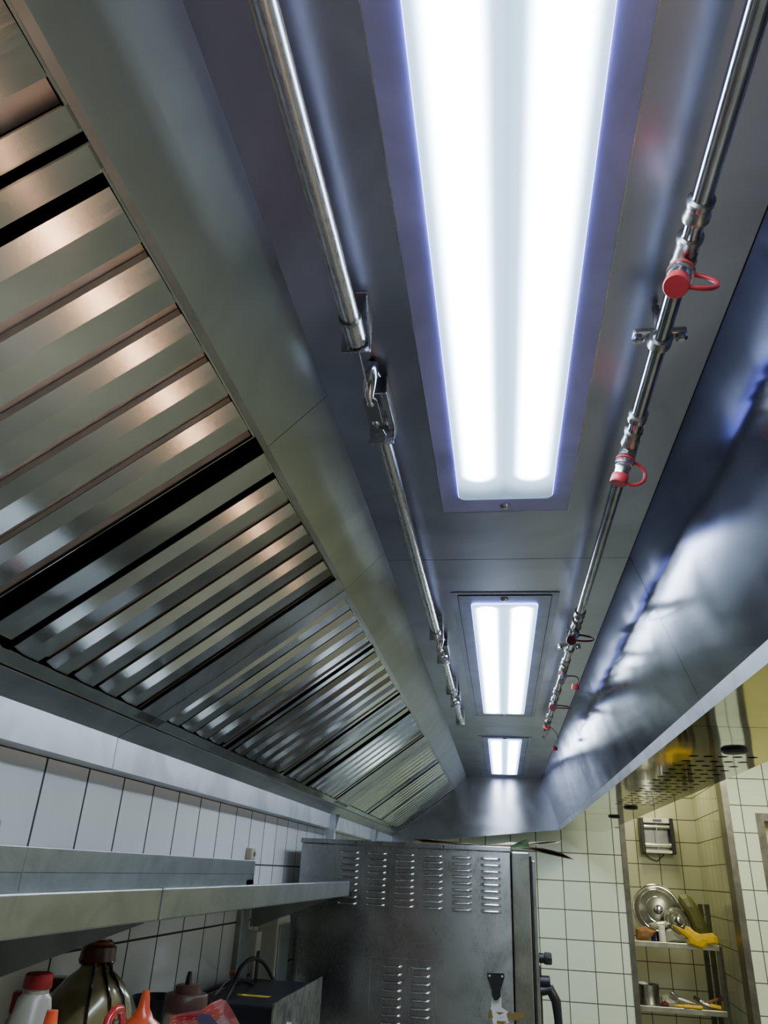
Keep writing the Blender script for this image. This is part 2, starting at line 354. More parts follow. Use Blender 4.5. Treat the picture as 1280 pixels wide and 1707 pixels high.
# back gutter
for a, b_ in zip([Y0, 1.617, 3.25], [1.617, 3.25, YE]):
    MB().sheet([(AX-.002, AZ-.012), (-.851, .2395)], a+g, b_-g, -.002).build('gutter_top', M['rail'], hood)
    MB().sheet([(-.851, .2395), (-.85, .175), (-.899, .175)], a+g, b_-g, .002).build('gutter_face', M['gutter'], hood)
# plenum behind the filters
MB().sheet([(AX-.03, AZ+.02), (AX-.06, AZ+.16), (BX-.1, BZ+.10), (BX+.01, BZ+.03)], Y0, YE, .002).build('plenum', M['dark'], hood)
# blank strips between filter banks
TH = math.atan2(BZ-AZ, BX-AX); SL = math.hypot(BX-AX, BZ-AZ)
ux, uz = math.cos(TH), math.sin(TH)
def slope_pt(s, d=0): return (AX+ux*s-uz*d, AZ+uz*s+ux*d)      # d>0 goes up into the plenum
for a, b_ in [(1.572, 1.702), (3.735, 4.05)]:
    p, q = slope_pt(0, -.002), slope_pt(SL-.004, -.002)
    MB().sheet([p, q], a, b_, -.002).build('blank_panel', M['blank'], hood)
    MB().sheet([slope_pt(0, -.0025), slope_pt(SL-.004, -.0025)], (a+b_)/2+.012, (a+b_)/2+.014, -.003).build('panel_fold', M['louver'], hood)
# lower and upper rails holding the filters
MB().sheet([slope_pt(-.014, -.004), slope_pt(.020, -.004)], Y0, YE, .002).build('lower_rail', M['baffle'], hood)
MB().sheet([slope_pt(SL-.010, -.0035), slope_pt(SL, -.0035)], Y0, YE, .002).build('upper_rail', M['rail'], hood)

# ------------------------------------------------------------------ baffle filters
def baffle_mesh(p):
    mb = MB(); s = p/.095
    mb.sheet([(.0*s, .016), (.001*s, .0065), (.028*s, -.001), (.069*s, -.001), (.0695*s, .016)], .024, SL-.014, .0012, 'X')
    # closed lower end
    mb.prism([(.0*s, .016), (.001*s, .0065), (.028*s, -.001), (.069*s, -.001), (.0695*s, .016)], .022, .0245, 'X')
    return mb
def inner_mesh(p):
    mb = MB(); s = p/.095
    mb.sheet([(.075*s, .024), (.0755*s, .018), (.1035*s, .018), (.104*s, .024)], .024, SL-.014, .0012, 'X')
    return mb
FILTERS = [  # y0, y1, first tooth, pitch, count, label
    (-.10, .415, -.085, .094, 5, 'baffle grease filter nearest the camera, cut by the top left corner'),
    (.424, .950, .477, .0945, 5, 'large baffle filter with orange glints, above the widest black gap'),
    (.998, 1.560, 1.090, .0955, 5, 'baffle filter with black slots just before the wide blank strip'),
    (1.704, 2.12, 1.707, .0975, 4, 'four-ribbed baffle filter directly beyond the wide blank strip'),
    (2.15, 2.765, 2.215, .104, 5, 'pale-ribbed baffle filter second beyond the wide blank strip'),
    (2.80, 3.10, 2.83, .104, 2, 'narrow two-ribbed baffle filter in the middle of the far bank'),
    (3.16, 3.72, 3.19, .100, 5, 'baffle filter just before the far dark blank strip'),
    (4.06, 4.66, 4.07, .100, 5, 'bronze-tinted baffle filter just beyond the far blank strip'),
    (4.70, 5.24, 4.73, .095, 5, 'bronze-tinted baffle filter second from the hood end plate'),
    (5.29, 6.22, 5.31, .100, 8, 'last baffle filter, touching the hood end plate'),
]
cache = {}
for (ya, yb, t0, p, n, lab) in FILTERS:
    f = thing('baffle_filter', lab, 'grease filter', (AX, ya, AZ), 'baffle filters along the hood', rot=(0, -TH, 0), world=False)
    w = yb-ya
    mb = MB()
    if t0-ya > .02: mb.box(.004, SL-.008, .001, min(t0-ya-.010, .03), .0, .003).box(.004, SL-.008, .001, .003, 0, .03)
    if t0-ya > .05: mb.box(.010, SL-.010, .034, t0-ya-.012, .012, .015)
    end = t0-ya+n*p
    if w-end > .006: mb.box(.004, SL-.008, end+.002, w-.001, 0, .003)
    mb.box(.004, SL-.008, w-.003, w-.001, 0, .03)
    mb.box(.004, .010, .004, w-.004, 0, .03).box(SL-.013, SL-.008, .004, w-.004, .0, .03)
    mb.build('frame', M['baffle'], f)
    if p not in cache: cache[p] = None
    for k in range(n):
        if cache[p] is None:
            a = baffle_mesh(p).build('baffle', M['baffle'], f); b = inner_mesh(p).build('inner_baffle', M['inner'], f); cache[p] = (a, b)
        else:
            a = cache[p][0].copy(); COL.objects.link(a); a.parent = f
            b = cache[p][1].copy(); COL.objects.link(b); b.parent = f
        a.location = (0, t0-ya+k*p, 0); b.location = (0, t0-ya+k*p, 0)
        if k == n-1: b.hide_render = False

# ------------------------------------------------------------------ lamps in the hood ceiling
def rounded(w, l, r, n=6):
    pts = []
    for cx, cy, a0 in ((w-r, l-r, 0), (-w+r, l-r, 90), (-w+r, -l+r, 180), (w-r, -l+r, 270)):
        for k in range(n+1):
            a = math.radians(a0+90*k/n); pts.append((cx+r*math.cos(a), cy+r*math.sin(a)))
    return pts
def ring(mb, inner, outer, z0, z1):
    b = mb.b; I = [[b.verts.new((x, y, z)) for x, y in inner] for z in (z0, z1)]; O = [[b.verts.new((x, y, z)) for x, y in outer] for z in (z0, z1)]
    n = len(inner); fs = []
    for k in range(n):
        j = (k+1) % n
        fs += [b.faces.new((I[0][k], I[0][j], O[0][j], O[0][k])), b.faces.new((I[1][k], I[1][j], O[1][j], O[1][k])),
               b.faces.new((I[0][k], I[0][j], I[1][j], I[1][k])), b.faces.new((O[0][k], O[0][j], O[1][j], O[1][k]))]
    bmesh.ops.recalc_face_normals(b, faces=fs)
labs = ['large glowing twin-tube ceiling light nearest the camera, running out of the top of the photo',
        'middle glowing twin-tube ceiling light between the two pipes', 'smallest farthest twin-tube ceiling light beside the hood end plate']
for i, (lx, ly) in enumerate(LAMPS):
    t = thing('hood_light', labs[i], 'ceiling light', (lx, ly, ZC), 'recessed hood lights', world=False)
    ex = .036 if i == 0 else .034
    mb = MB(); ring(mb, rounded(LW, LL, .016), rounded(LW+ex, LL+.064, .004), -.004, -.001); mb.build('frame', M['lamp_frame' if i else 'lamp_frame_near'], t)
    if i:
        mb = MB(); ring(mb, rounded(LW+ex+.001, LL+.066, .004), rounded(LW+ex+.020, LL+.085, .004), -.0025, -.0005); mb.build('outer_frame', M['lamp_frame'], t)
    mb = MB(); ring(mb, rounded(LW+ex, LL+.064, .004), rounded(LW+ex+.0016, LL+.066, .004), -.0046, -.0003); mb.build('frame_gap', M['gap'] if i else M['louver'], t)
    MB().prism(rounded(LW-.001, LL-.001, .015), -.0085, -.0075, 'Z').build('glass_panel', M['diffuser_long' if i else 'diffuser'], t)
    mb = MB(); ring(mb, rounded(LW-.0025, LL-.0025, .014), rounded(LW, LL, .016), -.0074, .004); mb.build('glass_edge', M['edge'], t)  # glowing rim added for the blue halo, not a light source of the lamp
    for s in (-1, 1):
        MB().lathe([(.0115, 0), (.0115, -.0025), (.008, -.005), (.003, -.0055)], (0, s*(LL+.036), -.004), seg=20).build('screw', M['chrome'], t)
        if s < 0: continue
    MB().box(-LW-.015, LW+.015, -LL-.015, LL+.015, .02, .06).build('housing', M['dark'], t)

# ------------------------------------------------------------------ left conduit of the fire detection line
PXL, PZL, R1 = -.184, .655, .0125
segs = [(-1.5, .800, 'thick galvanised conduit pipe nearest the camera, at the left of the big light'),
        (1.052, 2.20, 'long slim conduit pipe beyond the first fusible link'),
        (2.50, 2.97, 'short conduit pipe beyond the second link, beside the middle light'),
        (3.24, 3.62, 'shortest farthest conduit stub left of the far end of the middle light')]
for a, b, l in segs:
    t = thing('conduit_pipe', l, 'pipe', (PXL, a, PZL), 'conduit pipes of the detection line')
    MB().tube([(PXL, a, PZL), (PXL, b-.045, PZL)], R1, 24).build('tube', M['pipe'], t)
    MB().tube([(PXL, b-.045, PZL), (PXL, b-.043, PZL), (PXL, b-.002, PZL), (PXL, b, PZL)], [R1, R1+.0022, R1+.0022, R1], 24).build('end_sleeve', M['pipe'], t)
    MB().tube([(PXL, b-.050, PZL), (PXL, b-.045, PZL)], R1+.0028, 24).build('sleeve_ring', M['rail'], t)
    MB().tube([(PXL, a-.002, PZL), (PXL, a, PZL)], R1*.7, 24).build('bore', M['dark'], t)
def bracket(y, flip, label):
    t = thing('conduit_bracket', label, 'bracket', (PXL, y, ZC), 'angle brackets of the detection line')
    s = -1 if flip else 1
    MB().box(PXL-.022, PXL+.020, y, y+.0022, PZL-.017, ZC, .0006).build('plate', M['pipe'], t)
    MB().box(PXL-.022, PXL+.020, min(y, y-s*.05), max(y, y-s*.05), ZC-.0028, ZC-.0006, .0006).build('flange', M['pipe'], t)
    MB().prism([(y, ZC-.003), (y-s*.045, ZC-.003), (y, PZL-.012)], PXL+.018, PXL+.020, 'X').build('gusset', M['pipe'], t)
    return t
bracket(.803, False, 'galvanised angle bracket at the end of the thick near conduit')
bracket(1.046, True, 'angle bracket where the long slim conduit begins, with a round hole')
bracket(2.203, False, 'angle bracket at the far end of the long slim conduit')
bracket(2.488, True, 'angle bracket at the near end of the short conduit')
bracket(2.974, False, 'angle bracket at the far end of the short conduit')
bracket(3.225, True, 'angle bracket at the near end of the farthest conduit stub')
bracket(3.623, False, 'angle bracket closing the farthest conduit stub')
def link(ya, yb, first, label):
    t = thing('fusible_link', label, 'fusible link', (PXL, (ya+yb)/2, PZL), 'fusible links of the detection line')
    L_ = yb-ya; z = PZL-.004
    m1, m2 = ya+L_*.56, ya+L_*.80
    MB().tube([(PXL, ya, PZL), (PXL-.003, m1, z)], .0011, 8).tube([(PXL, m2+.0, z), (PXL+.006, yb, PZL)], .0011, 8).build('wire', M['chrome'], t)
    # stirrup hook
    q = [(PXL+.006, m1-.036, ZC-.004), (PXL+.001, m1-.030, PZL+.018), (PXL-.004, m1-.014, z+.004), (PXL-.004, m1, z)]
    MB().tube(q, [.007, .011, .009, .006], 14).build('hook', M['chrome'], t)
    MB().tube([(PXL+.008, m1-.030, PZL+.03), (PXL+.014, m1-.024, PZL+.022)], .004, 10).build('eyelet', M['chrome'], t)
    pts = []
    hw, hl = .011, (m2-m1)/2+.012
    for k in range(24):
        a = 2*math.pi*k/24; pts.append((PXL-.003+hw*math.cos(a), (m1+m2)/2+(hl-hw)*(1 if math.sin(a) > 0 else -1)+hw*math.sin(a)))
    MB().prism(pts, z-.003, z, 'Z').build('link_plate', M['rail'], t)
    for y in (m1+.002, m2-.002): MB().lathe([(.0068, 0), (.0068, -.002), (.0045, -.0045), (.002, -.005)], (PXL-.003, y, z-.003), seg=20).build('rivet', M['chrome'], t)
    MB().lathe([(.0085, 0), (.0085, -.005), (.0055, -.005), (.0055, -.001)], (PXL+.008, m2+.016, z+.004), seg=20).build('pulley', M['chrome'], t)
    MB().box(PXL-.010, PXL+.022, m1, yb-.001, ZC-.036, ZC-.034, .0008).build('mount_plate', M['pipe'], t)
    MB().box(PXL+.020, PXL+.022, m1, yb-.001, ZC-.034, ZC-.0006).build('mount_side', M['pipe'], t)
link(.805, 1.046, True, 'fusible link with two rivets hanging on a wire past the near conduit')
link(2.205, 2.488, False, 'small fusible link between the long slim conduit and the short one')
link(2.976, 3.225, False, 'tiny farthest fusible link between the two short conduits')

# ------------------------------------------------------------------ right suppression pipe with capped nozzles
QX, QZ, R2 = .2185, .640, .0108
t = thing('suppression_pipe', 'polished chrome suppression pipe with threaded fittings along the hood ceiling, right of the lights', 'pipe', (QX, Y0, QZ))
MB().tube([(QX, -1.5, QZ), (QX, 3.80, QZ)], R2, 24).build('tube', M['chrome'], t)
def fitting(y, l=.03, r=.0145, mat='fitting'):
    prof = [(R2, 0), (r, .002), (r, .008), (r*.88, .010), (r*.9, l-.010), (r, l-.008), (r, l-.002), (R2, l)]
    MB().lathe(prof, (QX, y, QZ), (0, 1, 0), 20).build('fitting', M[mat], t)
for y, l in [(.585, .030), (.635, .045), (.985, .02), (1.03, .045), (1.93, .04), (2.01, .06), (2.42, .05), (2.52, .05), (2.85, .06), (3.0, .05), (3.35, .06), (3.5, .06), (3.66, .14)]:
    fitting(y, l, .0145)
def nozzle(y, tip, label, capped, scale=1, cmat='red', dangle=None):
    n = thing('spray_nozzle', label, 'nozzle', (QX, y, QZ), 'spray nozzles of the suppression pipe')
    a = Vector((QX-.002, y, QZ-.010)); tip = Vector(tip); d = tip-a; L_ = d.length; d.normalize()
    s = scale
    MB().lathe([(.0125*s, -.012), (.0135*s, 0), (.0135*s, .010), (.011*s, .012), (.011*s, L_*.30)], a, d, 22).build('tee_neck', M['fitting'], n)
    MB().lathe([(.0145*s, L_*.30), (.0150*s, L_*.34), (.0150*s, L_*.44), (.0125*s, L_*.46), (.0130*s, L_*.50), (.0115*s, L_*.54), (.0112*s, L_*.86)], a, d, 6 if False else 24).build('body', M['pipe'], n)
    MB().lathe([(.0142*s, L_*.22), (.0155*s, L_*.235), (.0155*s, L_*.275), (.0142*s, L_*.29)], a, d, 24).build('strap_collar', M[cmat], n)
    side = Vector((1, .15, 0)); side = (side-d*side.dot(d)).normalized()
    c0 = a+d*L_*.26+side*.015*s
    if capped:
        MB().lathe([(.0128*s, L_*.74), (.0135*s, L_*.76), (.0135*s, L_*.97), (.0125*s, L_), (.003, L_)], a, d, 28).build('cap', M[cmat], n)
        c1 = a+d*L_*.90+side*.013*s; R = (c1-c0).length/2; mid = (c0+c1)/2
        pts = [c0.lerp(mid, 0)]
        for k in range(1, 14):
            th = math.pi*k/14; pts.append(mid-d*R*math.cos(th)*1.05+side*(math.sin(th)*R*1.25))
        pts.append(c1)
        MB().tube(pts, [.0028*s]*len(pts), 10).build('strap', M[cmat], n)
    else:
        MB().lathe([(.0085*s, L_*.84), (.0085*s, L_), (.004, L_)], a, d, 20).build('tip', M['chrome'], n)
        e = Vector(dangle); pts = []
        for k in range(13):
            u = k/12; pts.append(c0.lerp(e, u)+Vector((.022*math.sin(math.pi*u), 0, .012*math.sin(math.pi*u))))
        MB().tube(pts, .0022, 8).build('strap', M['darkred'], n)
        MB().lathe([(.010, -.008), (.0125, -.004), (.0125, .010), (.004, .012)], e, (0, .3, -1), 20).build('cap', M['red'], n)
nozzle(.675, P(1126, 478, 'Z', .575), 'brass spray nozzle with a bright red cap and loop, nearest the camera', True, 1.0)
nozzle(1.085, P(1030, 806, 'Z', .575), 'spray nozzle with a red cap and thin strap, second from the camera', True, 1.0)
nozzle(2.09, P(952, 1068, 'Z', .580), 'spray nozzle with a dark red cap beside the top of the middle light', True, 1.0, 'darkred')
nozzle(2.56, P(936, 1138, 'Z', .585), 'open spray nozzle whose red cap dangles to its right on a strap', False, 1.0, dangle=P(959, 1144, 'Z', .585))
nozzle(3.08, P(921, 1180, 'Z', .590), 'spray nozzle fourth along the pipe with a small dark cap loop', True, 1.0, 'darkred')
nozzle(3.50, P(906, 1228, 'Z', .585), 'last spray nozzle at the pipe end with a dangling red cap', False, 1.05, dangle=P(925, 1247, 'Z', .60))
def clamp(y, label):
    c = thing('pipe_clamp', label, 'pipe clamp', (QX, y, ZC), 'pipe clamps of the suppression pipe')
    MB().lathe([(R2+.0002, -.009), (R2+.0045, -.008), (R2+.0045, .008), (R2+.0002, .009)], (QX, y, QZ), (0, 1, 0), 24).build('clamp_ring', M['fitting'], c)
    MB().tube([(QX, y, QZ+.012), (QX, y, ZC-.004)], .005, 12).build('stem', M['fitting'], c)
    MB().box(QX-.034, QX+.034, y-.008, y+.008, QZ+.006, QZ+.016, .003).build('clamp_bar', M['rail'], c)
    for s in (-1, 1): MB().lathe([(.0075, .0), (.0075, -.005), (.004, -.008), (.002, -.008)], (QX+s*.027, y, QZ+.006), seg=18).build('bolt', M['chrome'], c)
clamp(.815, 'dark pipe clamp with two side bolts between the two nearest nozzles')
clamp(2.30, 'small pipe clamp beside the middle light, beyond the third nozzle')

# ------------------------------------------------------------------ hood support posts behind the oven
for y, l in [(3.93, 'steel support post under the hood gutter, nearer one behind the oven'), (5.25, 'steel support post under the hood gutter, farther one behind the oven')]:
    t = thing('hood_support_post', l, 'support post', (-.83, y, .0), 'support posts behind the oven')
    MB().box(-.865, -.822, y-.004, y+.03, OT+.001, .236, .001).build('post', M['gutter'], t)
    MB().prism([(-.822, .24), (-.822, .15), (-.80, .24)], y, y+.003).build('gusset', M['rail'], t)
    MB().box(-.899, -.866, y-.004, y+.03, OT+.002, OT+.008).build('wall_foot', M['rail'], t)

# ------------------------------------------------------------------ wall shelves
SX = -.60; SZ = -.047
def shelf(y0, y1, gy, label, up1):
    t = thing('wall_shelf', label, 'wall shelf', (XW, y0, SZ), 'steel wall shelves on the left wall')
    MB().box(XW+.001, SX-.012, y0, y1, SZ-.036, SZ-.032).build('shelf_board', M['shelf'], t)
    MB().box(SX-.012, SX, y0, y1, SZ-.052, SZ, .003).build('front_lip', M['shelf'], t)
    MB().box(XW+.002, SX-.013, y1-.004, y1-.001, SZ-.05, SZ-.037).build('end_cap', M['shelf'], t)
    if up1 > y0:
        MB().box(XW, XW+.020, y0-(.0043 if y0 > 0 else 0), up1, SZ-.0315, SZ+.056, .0015).build('upstand', M['shelf'], t)
        MB().box(XW+.020, XW+.0205, y0, up1, SZ+.0115, SZ+.0125).build('upstand_groove', M['gap'], t)
    for y in gy:
        MB().prism([(XW, SZ-.037), (SX-.014, SZ-.037), (SX-.014, SZ-.055), (XW+.02, SZ-.158), (XW, SZ-.158)], y, y+.003).build('bracket', M['rail'], t)
        MB().box(XW, XW+.004, y-.02, y+.023, SZ-.158, SZ-.037).build('bracket_foot', M['rail'], t)
shelf(-.8, 1.412, [-.3, 1.385], 'near steel wall shelf above the bottles, running out of the left edge', 1.4155)
shelf(1.420, 3.23, [2.955], 'far steel wall shelf ending in front of the oven louvers', 2.86)
# small fittings on the tiles above the shelf
t = thing('wall_socket', 'small grey wall socket at the left edge, above the shelf upstand', 'socket', (XW, 1.32, .01))
MB().box(XW, XW+.008, 1.20, 1.335, .012, .05, .002).build('plate', M['shelf'], t)
MB().lathe([(.009, 0), (.009, .004), (.005, .005)], (XW+.008, 1.318, .028), (1, 0, 0), 18).build('socket_hole', plain('olive_plastic', srgb(90, 90, 50), .4), t)
t = thing('wall_plug', 'tiny beige plug on the far end of the shelf upstand', 'plug', (XW, 2.8, .01))
MB().box(XW, XW+.022, 2.79, 2.84, .010, .048, .003).build('body', plain('beige_plastic', srgb(150, 140, 120), .5), t)
MB().lathe([(.008, 0), (.008, .004), (.004, .005)], (XW+.022, 2.825, .03), (1, 0, 0), 14).build('pin', M['rail'], t)

# ------------------------------------------------------------------ combi oven seen from its side
OY, OX0, OX1, OT = 3.30, -.825, .031, .105
ov = thing('combi_oven', 'tall stainless steel oven with rows of louvers in its side panel', 'oven', (-.4, OY, FZ))
MB().box(OX0, OX1, OY, OY+.92, FZ+.12, OT-.018, .003).build('body', M['oven'], ov)
MB().box(OX0-.004, OX1+.003, OY-.006, OY+.93, OT-.018, OT, .002).build('top_cover', M['oven'], ov)
for x in (-.595, -.235):
    MB().lathe([(.004, 0), (.004, .002)], (x, OY-.006, OT-.009), (0, -1, 0), 12).build('rivet', M['gap'], ov)
for sx in (OX0+.05, OX1-.05):
    for sy in (OY+.06, OY+.86):
        MB().lathe([(.02, 0), (.02, .02), (.014, .03), (.014, .125)], (sx, sy, FZ), seg=16).build('foot', M['rail'], ov)
def louver_mesh(w, h=.0085, d=.009):
    mb = MB(); b = mb.b; n = 12; rows = []
    for k in range(n+1):
        x = -w/2+w*k/n; e = min(1, min(k, n-k)/1.4); e = math.sin(min(e, 1)*math.pi/2)
        rows.append([b.verts.new((x, -d*e*q[0]-.0005, q[1]*h)) for q in ((0, .62), (.55, .45), (.95, .05), (1, -.3), (.25, -.5), (0, -.5))])
    fs = []
    for a, c in zip(rows, rows[1:]):
        for k in range(5): fs.append(b.faces.new((a[k], c[k], c[k+1], a[k+1])))
    for f in fs: f.smooth = True
    bmesh.ops.recalc_face_normals(b, faces=fs)
    return mb
first = None; firstd = None
def place_louver(x, y, z, parent, w):
    global first
    if first is None:
        first = louver_mesh(.078).build('louver', M['louver'], None, sharp=False); o = first
    else:
        o = first.copy(); COL.objects.link(o)
    o.scale = (w/.078, 1, 1.0)
    o.parent = parent; o.matrix_parent_inverse = Matrix.Translation(ov.location).inverted(); o.location = (x, y, z); return o
for c in range(6):
    for r in range(9): place_louver(-.588+.1145*c-.032, OY, .058-.0232*r, ov, .078)
lp = MB().box(-.512, -.258, OY-.004, OY, -.56, -.303, .0015).build('service_panel', M['oven'], ov)
MB().box(-.5125, -.2575, OY-.0052, OY-.004, -.306, -.303).box(-.2605, -.2575, OY-.0052, OY-.004, -.56, -.306).box(-.5125, -.5105, OY-.0052, OY-.004, -.56, -.306).build('panel_edge', M['louver'], lp)
for c in range(2):
    for r in range(9):
        o = place_louver(-.392+.109*c-.035, OY-.004, -.333-.0262*r, lp, .074)
        o.matrix_parent_inverse = Matrix.Translation(ov.location).inverted()
        o.matrix_parent_inverse = Matrix.Identity(4)
# black hanger bracket and torn sticker
def on(px, py): v = P(px, py, 'Y', OY-.004); return (v.x, v.z)
pts = [on(*q) for q in [(812, 1621), (840, 1622), (841, 1628), (834, 1650), (834, 1661), (829, 1667), (824, 1667), (820, 1660), (819, 1648), (812, 1629)]]
hb = MB().prism(pts, OY-.014, OY-.0005).build('hanger_bracket', M['black'], ov)
for q in [(816, 1626), (837, 1627)]:
    x, z = on(*q); MB().lathe([(.0035, 0), (.0035, .002), (.001, .003)], (x, OY-.014, z), (0, -1, 0), 12).build('screw', M['white'], hb)
M['stick'] = plain('torn_white_sticker', (.62, .62, .66, 1), .5); M['glue'] = plain('brown_sticker_glue', srgb(120, 100, 45), .6)
MB().prism([on(*q) for q in [(819, 1663), (835, 1663), (836, 1680), (846, 1686), (848, 1706), (822, 1707), (818, 1690)]], OY-.0016, OY-.0002).build('torn_sticker', M['stick'], ov)
for poly in ([(815, 1684), (819, 1683), (822, 1697), (813, 1697)], [(826, 1687), (841, 1688), (832, 1692)], [(829, 1698), (842, 1693), (833, 1697)], [(828, 1702), (845, 1703), (838, 1707), (828, 1706)], [(844, 1690), (852, 1686), (852, 1698), (847, 1701)]):
    MB().prism([on(*q) for q in poly], OY-.0022, OY-.0016).build('glue_patch', M['glue'], ov)
# door on the right side of the oven
dv = MB().box(OX1+.004, OX1+.075, OY+.0, OY+.88, FZ+.15, OT-.016, .005).build('door', M['ovend'], ov)
MB().box(OX1+.077, OX1+.083, OY+.002, OY+.87, FZ+.16, OT-.03, .001).build('door_seal', M['gap'], dv)
MB().box(OX1+.083, OX1+.098, OY+.004, OY+.875, FZ+.16, .06, .003).build('door_glass_frame', M['ovend'], dv)
v = [on(*q) for q in [(853, 1690), (858, 1687), (878, 1692), (862, 1700), (853, 1703)]]
MB().prism(v, OY-.0024, OY-.0002).build('glue_patch', M['glue'], dv)
k0 = P(900, 1597, 'Y', OY); 
MB().lathe([(.017, 0), (.017, .018), (.021, .022), (.021, .044), (.018, .048)], (OX1+.098, OY+.03, P(0+900, 1597, 'Y', OY+.03).z), (1, 0, 0), 24).build('knob', M['black'], dv)
MB().box(OX1+.098, OX1+.104, OY+.015, OY+.05, -.50, -.30, .002).build('control_strip', M['black'], dv)
h0 = P(905, 1636, 'Y', OY+.03)
MB().lathe([(.020, 0), (.020, .035), (.016, .038)], (OX1+.098, OY+.03, h0.z), (1, 0, 0), 22).build('handle_hub', M['black'], dv)
MB().tube([(OX1+.10, OY+.03, h0.z-.03), (OX1+.135, OY+.03, h0.z-.025), (OX1+.155, OY+.03, h0.z-.06), (OX1+.160, OY+.03, h0.z-.12), (OX1+.158, OY+.03, h0.z-.30), (OX1+.15, OY+.03, h0.z-.34)], [.018, .02, .018, .015, .015, .013], 16).build('handle', M['black'], dv)
# leaves and card lying on the oven
def leaf(name, label, cat, pts, mat, group=None, w=.05, lift=.004):
    mb = MB(); b = mb.b; a = Vector(pts[0]); c = Vector(pts[1]); n = 14; L_, R_, Cc = [], [], []
    d = (c-a); side = d.cross(Vector((0, 0, 1))).normalized()
    for k in range(n+1):
        u = k/n; p = a.lerp(c, u)+Vector((0, 0, pts[2]*math.sin(math.pi*u))); ww = w*math.sin(math.pi*min(.97, u*.9+.08))**.8
        Cc.append(b.verts.new(p)); L_.append(b.verts.new(p+side*ww+Vector((0, 0, lift)))); R_.append(b.verts.new(p-side*ww+Vector((0, 0, lift))))
    for k in range(n):
        b.faces.new((L_[k], L_[k+1], Cc[k+1], Cc[k])); b.faces.new((Cc[k], Cc[k+1], R_[k+1], R_[k]))
    o = mb.build(name, mat); m = o.modifiers.new('s', 'SOLIDIFY'); m.thickness = .0015
    return tag(o, label, cat, group)
M['green'] = plain('leaf_green', srgb(66, 88, 56), .6, noise=.5); M['husk'] = plain('dry_husk', srgb(200, 185, 160), .6, noise=.4); M['brown'] = plain('brown_husk', srgb(95, 80, 62), .6, noise=.5)
# ------------------------------------------------------------------ worktop with bottles below the shelf
WZ = -.52
t = thing('steel_worktop', 'steel worktop carrying the bottles below the near shelf', 'worktop', (-.7, 1.0, WZ))
MB().box(XW+.002, -.35, -.6, 3.1, WZ-.04, WZ, .003).build('top', M['shelf'], t)
for y in (-.5, 2.95):
    for x in (-.85, -.42): MB().box(x-.02, x+.02, y-.02, y+.02, FZ, WZ-.04).build('leg', M['rail'], t)
def at(px, py, X): return P(px, py, 'X', X)
M['oil'] = plain('oily_jug_plastic', srgb(135, 125, 82), .18, noise=.5, nscale=9, ncol=srgb(60, 48, 30), coat=.4)
M['sauce'] = plain('dark_sauce', srgb(28, 12, 14), .15, coat=.5)
M['milk'] = plain('cloudy_plastic', srgb(150, 145, 132), .3, noise=.3)
M['capred'] = plain('dark_red_cap', srgb(135, 25, 30), .35); M['orange'] = plain('orange_plastic', srgb(225, 85, 45), .3, noise=.35, nscale=30, ncol=srgb(150, 50, 35), coat=.3)
M['capbrown'] = plain('brown_cap', srgb(84, 52, 46), .4, noise=.4); M['capred2'] = plain('grimy_red_cap', srgb(90, 25, 30), .25, noise=.6, nscale=30, ncol=srgb(25, 8, 14), coat=.4)
M['squeeze'] = plain('clear_squeeze_plastic', srgb(140, 136, 108), .22, noise=.2, coat=.4)
# big jug
jx, jy = -.74, 1.36
c = P(155, 1640, 'X', -.74); jy = c.y
pk = c.length/F   # metres per pixel at that distance (roughly)
j = thing('oil_jug', 'large grimy oil jug with a dark dripping screw cap', 'jug', (-.74, jy, WZ))
zt = P(170, 1565, 'X', -.74).z; R = .083
h = zt-WZ
MB().lathe([(R*.9, 0), (R, .012), (R, h-.19), (R*1.02, h-.15), (R*.98, h-.12), (R*.84, h-.088), (R*.58, h-.062), (R*.36, h-.048), (R*.30, h-.040), (R*.30, h-.030)], (-.74, jy, WZ), seg=40).build('body', M['oil'], j)
cp = MB().lathe([(R*.36, h-.040), (R*.40, h-.034), (R*.38, h-.026), (R*.37, h-.012), (R*.33, h-.010), (R*.30, h-.009)], (-.74, jy, WZ), seg=28).build('screw_cap', M['capred2'], j)
MB().lathe([(R*.27, h-.009), (R*.28, h-.004), (R*.22, h), (.003, h)], (-.74, jy, WZ), seg=24).build('cap_lid', plain('amber_lid', srgb(110, 50, 30), .2, coat=.5), cp)
for dpx in (0, .5, .9):
    a = -1.2+dpx; pts = []
    for rr, hh in [(R*.40, h-.036), (R*.46, h-.050), (R*.63, h-.062), (R*.87, h-.086), (R*1.0, h-.118), (R*1.035, h-.150-.02*dpx)]:
        pts.append((-.74+rr*math.cos(a), jy+rr*math.sin(a), WZ+hh)); a += .02
    MB().tube(pts, [.004, .003, .0026, .003, .0028, .004], 8).build('sauce_drip', M['sauce'], j)
MB().tube([(-.74-R*.2, jy+R*.6, WZ+h-.07), (-.74-R*.5, jy+R*1.05, WZ+h-.085), (-.74-R*.6, jy+R*1.2, WZ+h-.14), (-.74-R*.5, jy+R*.95, WZ+h-.2)], .012, 12).build('handle', M['oil'], j)
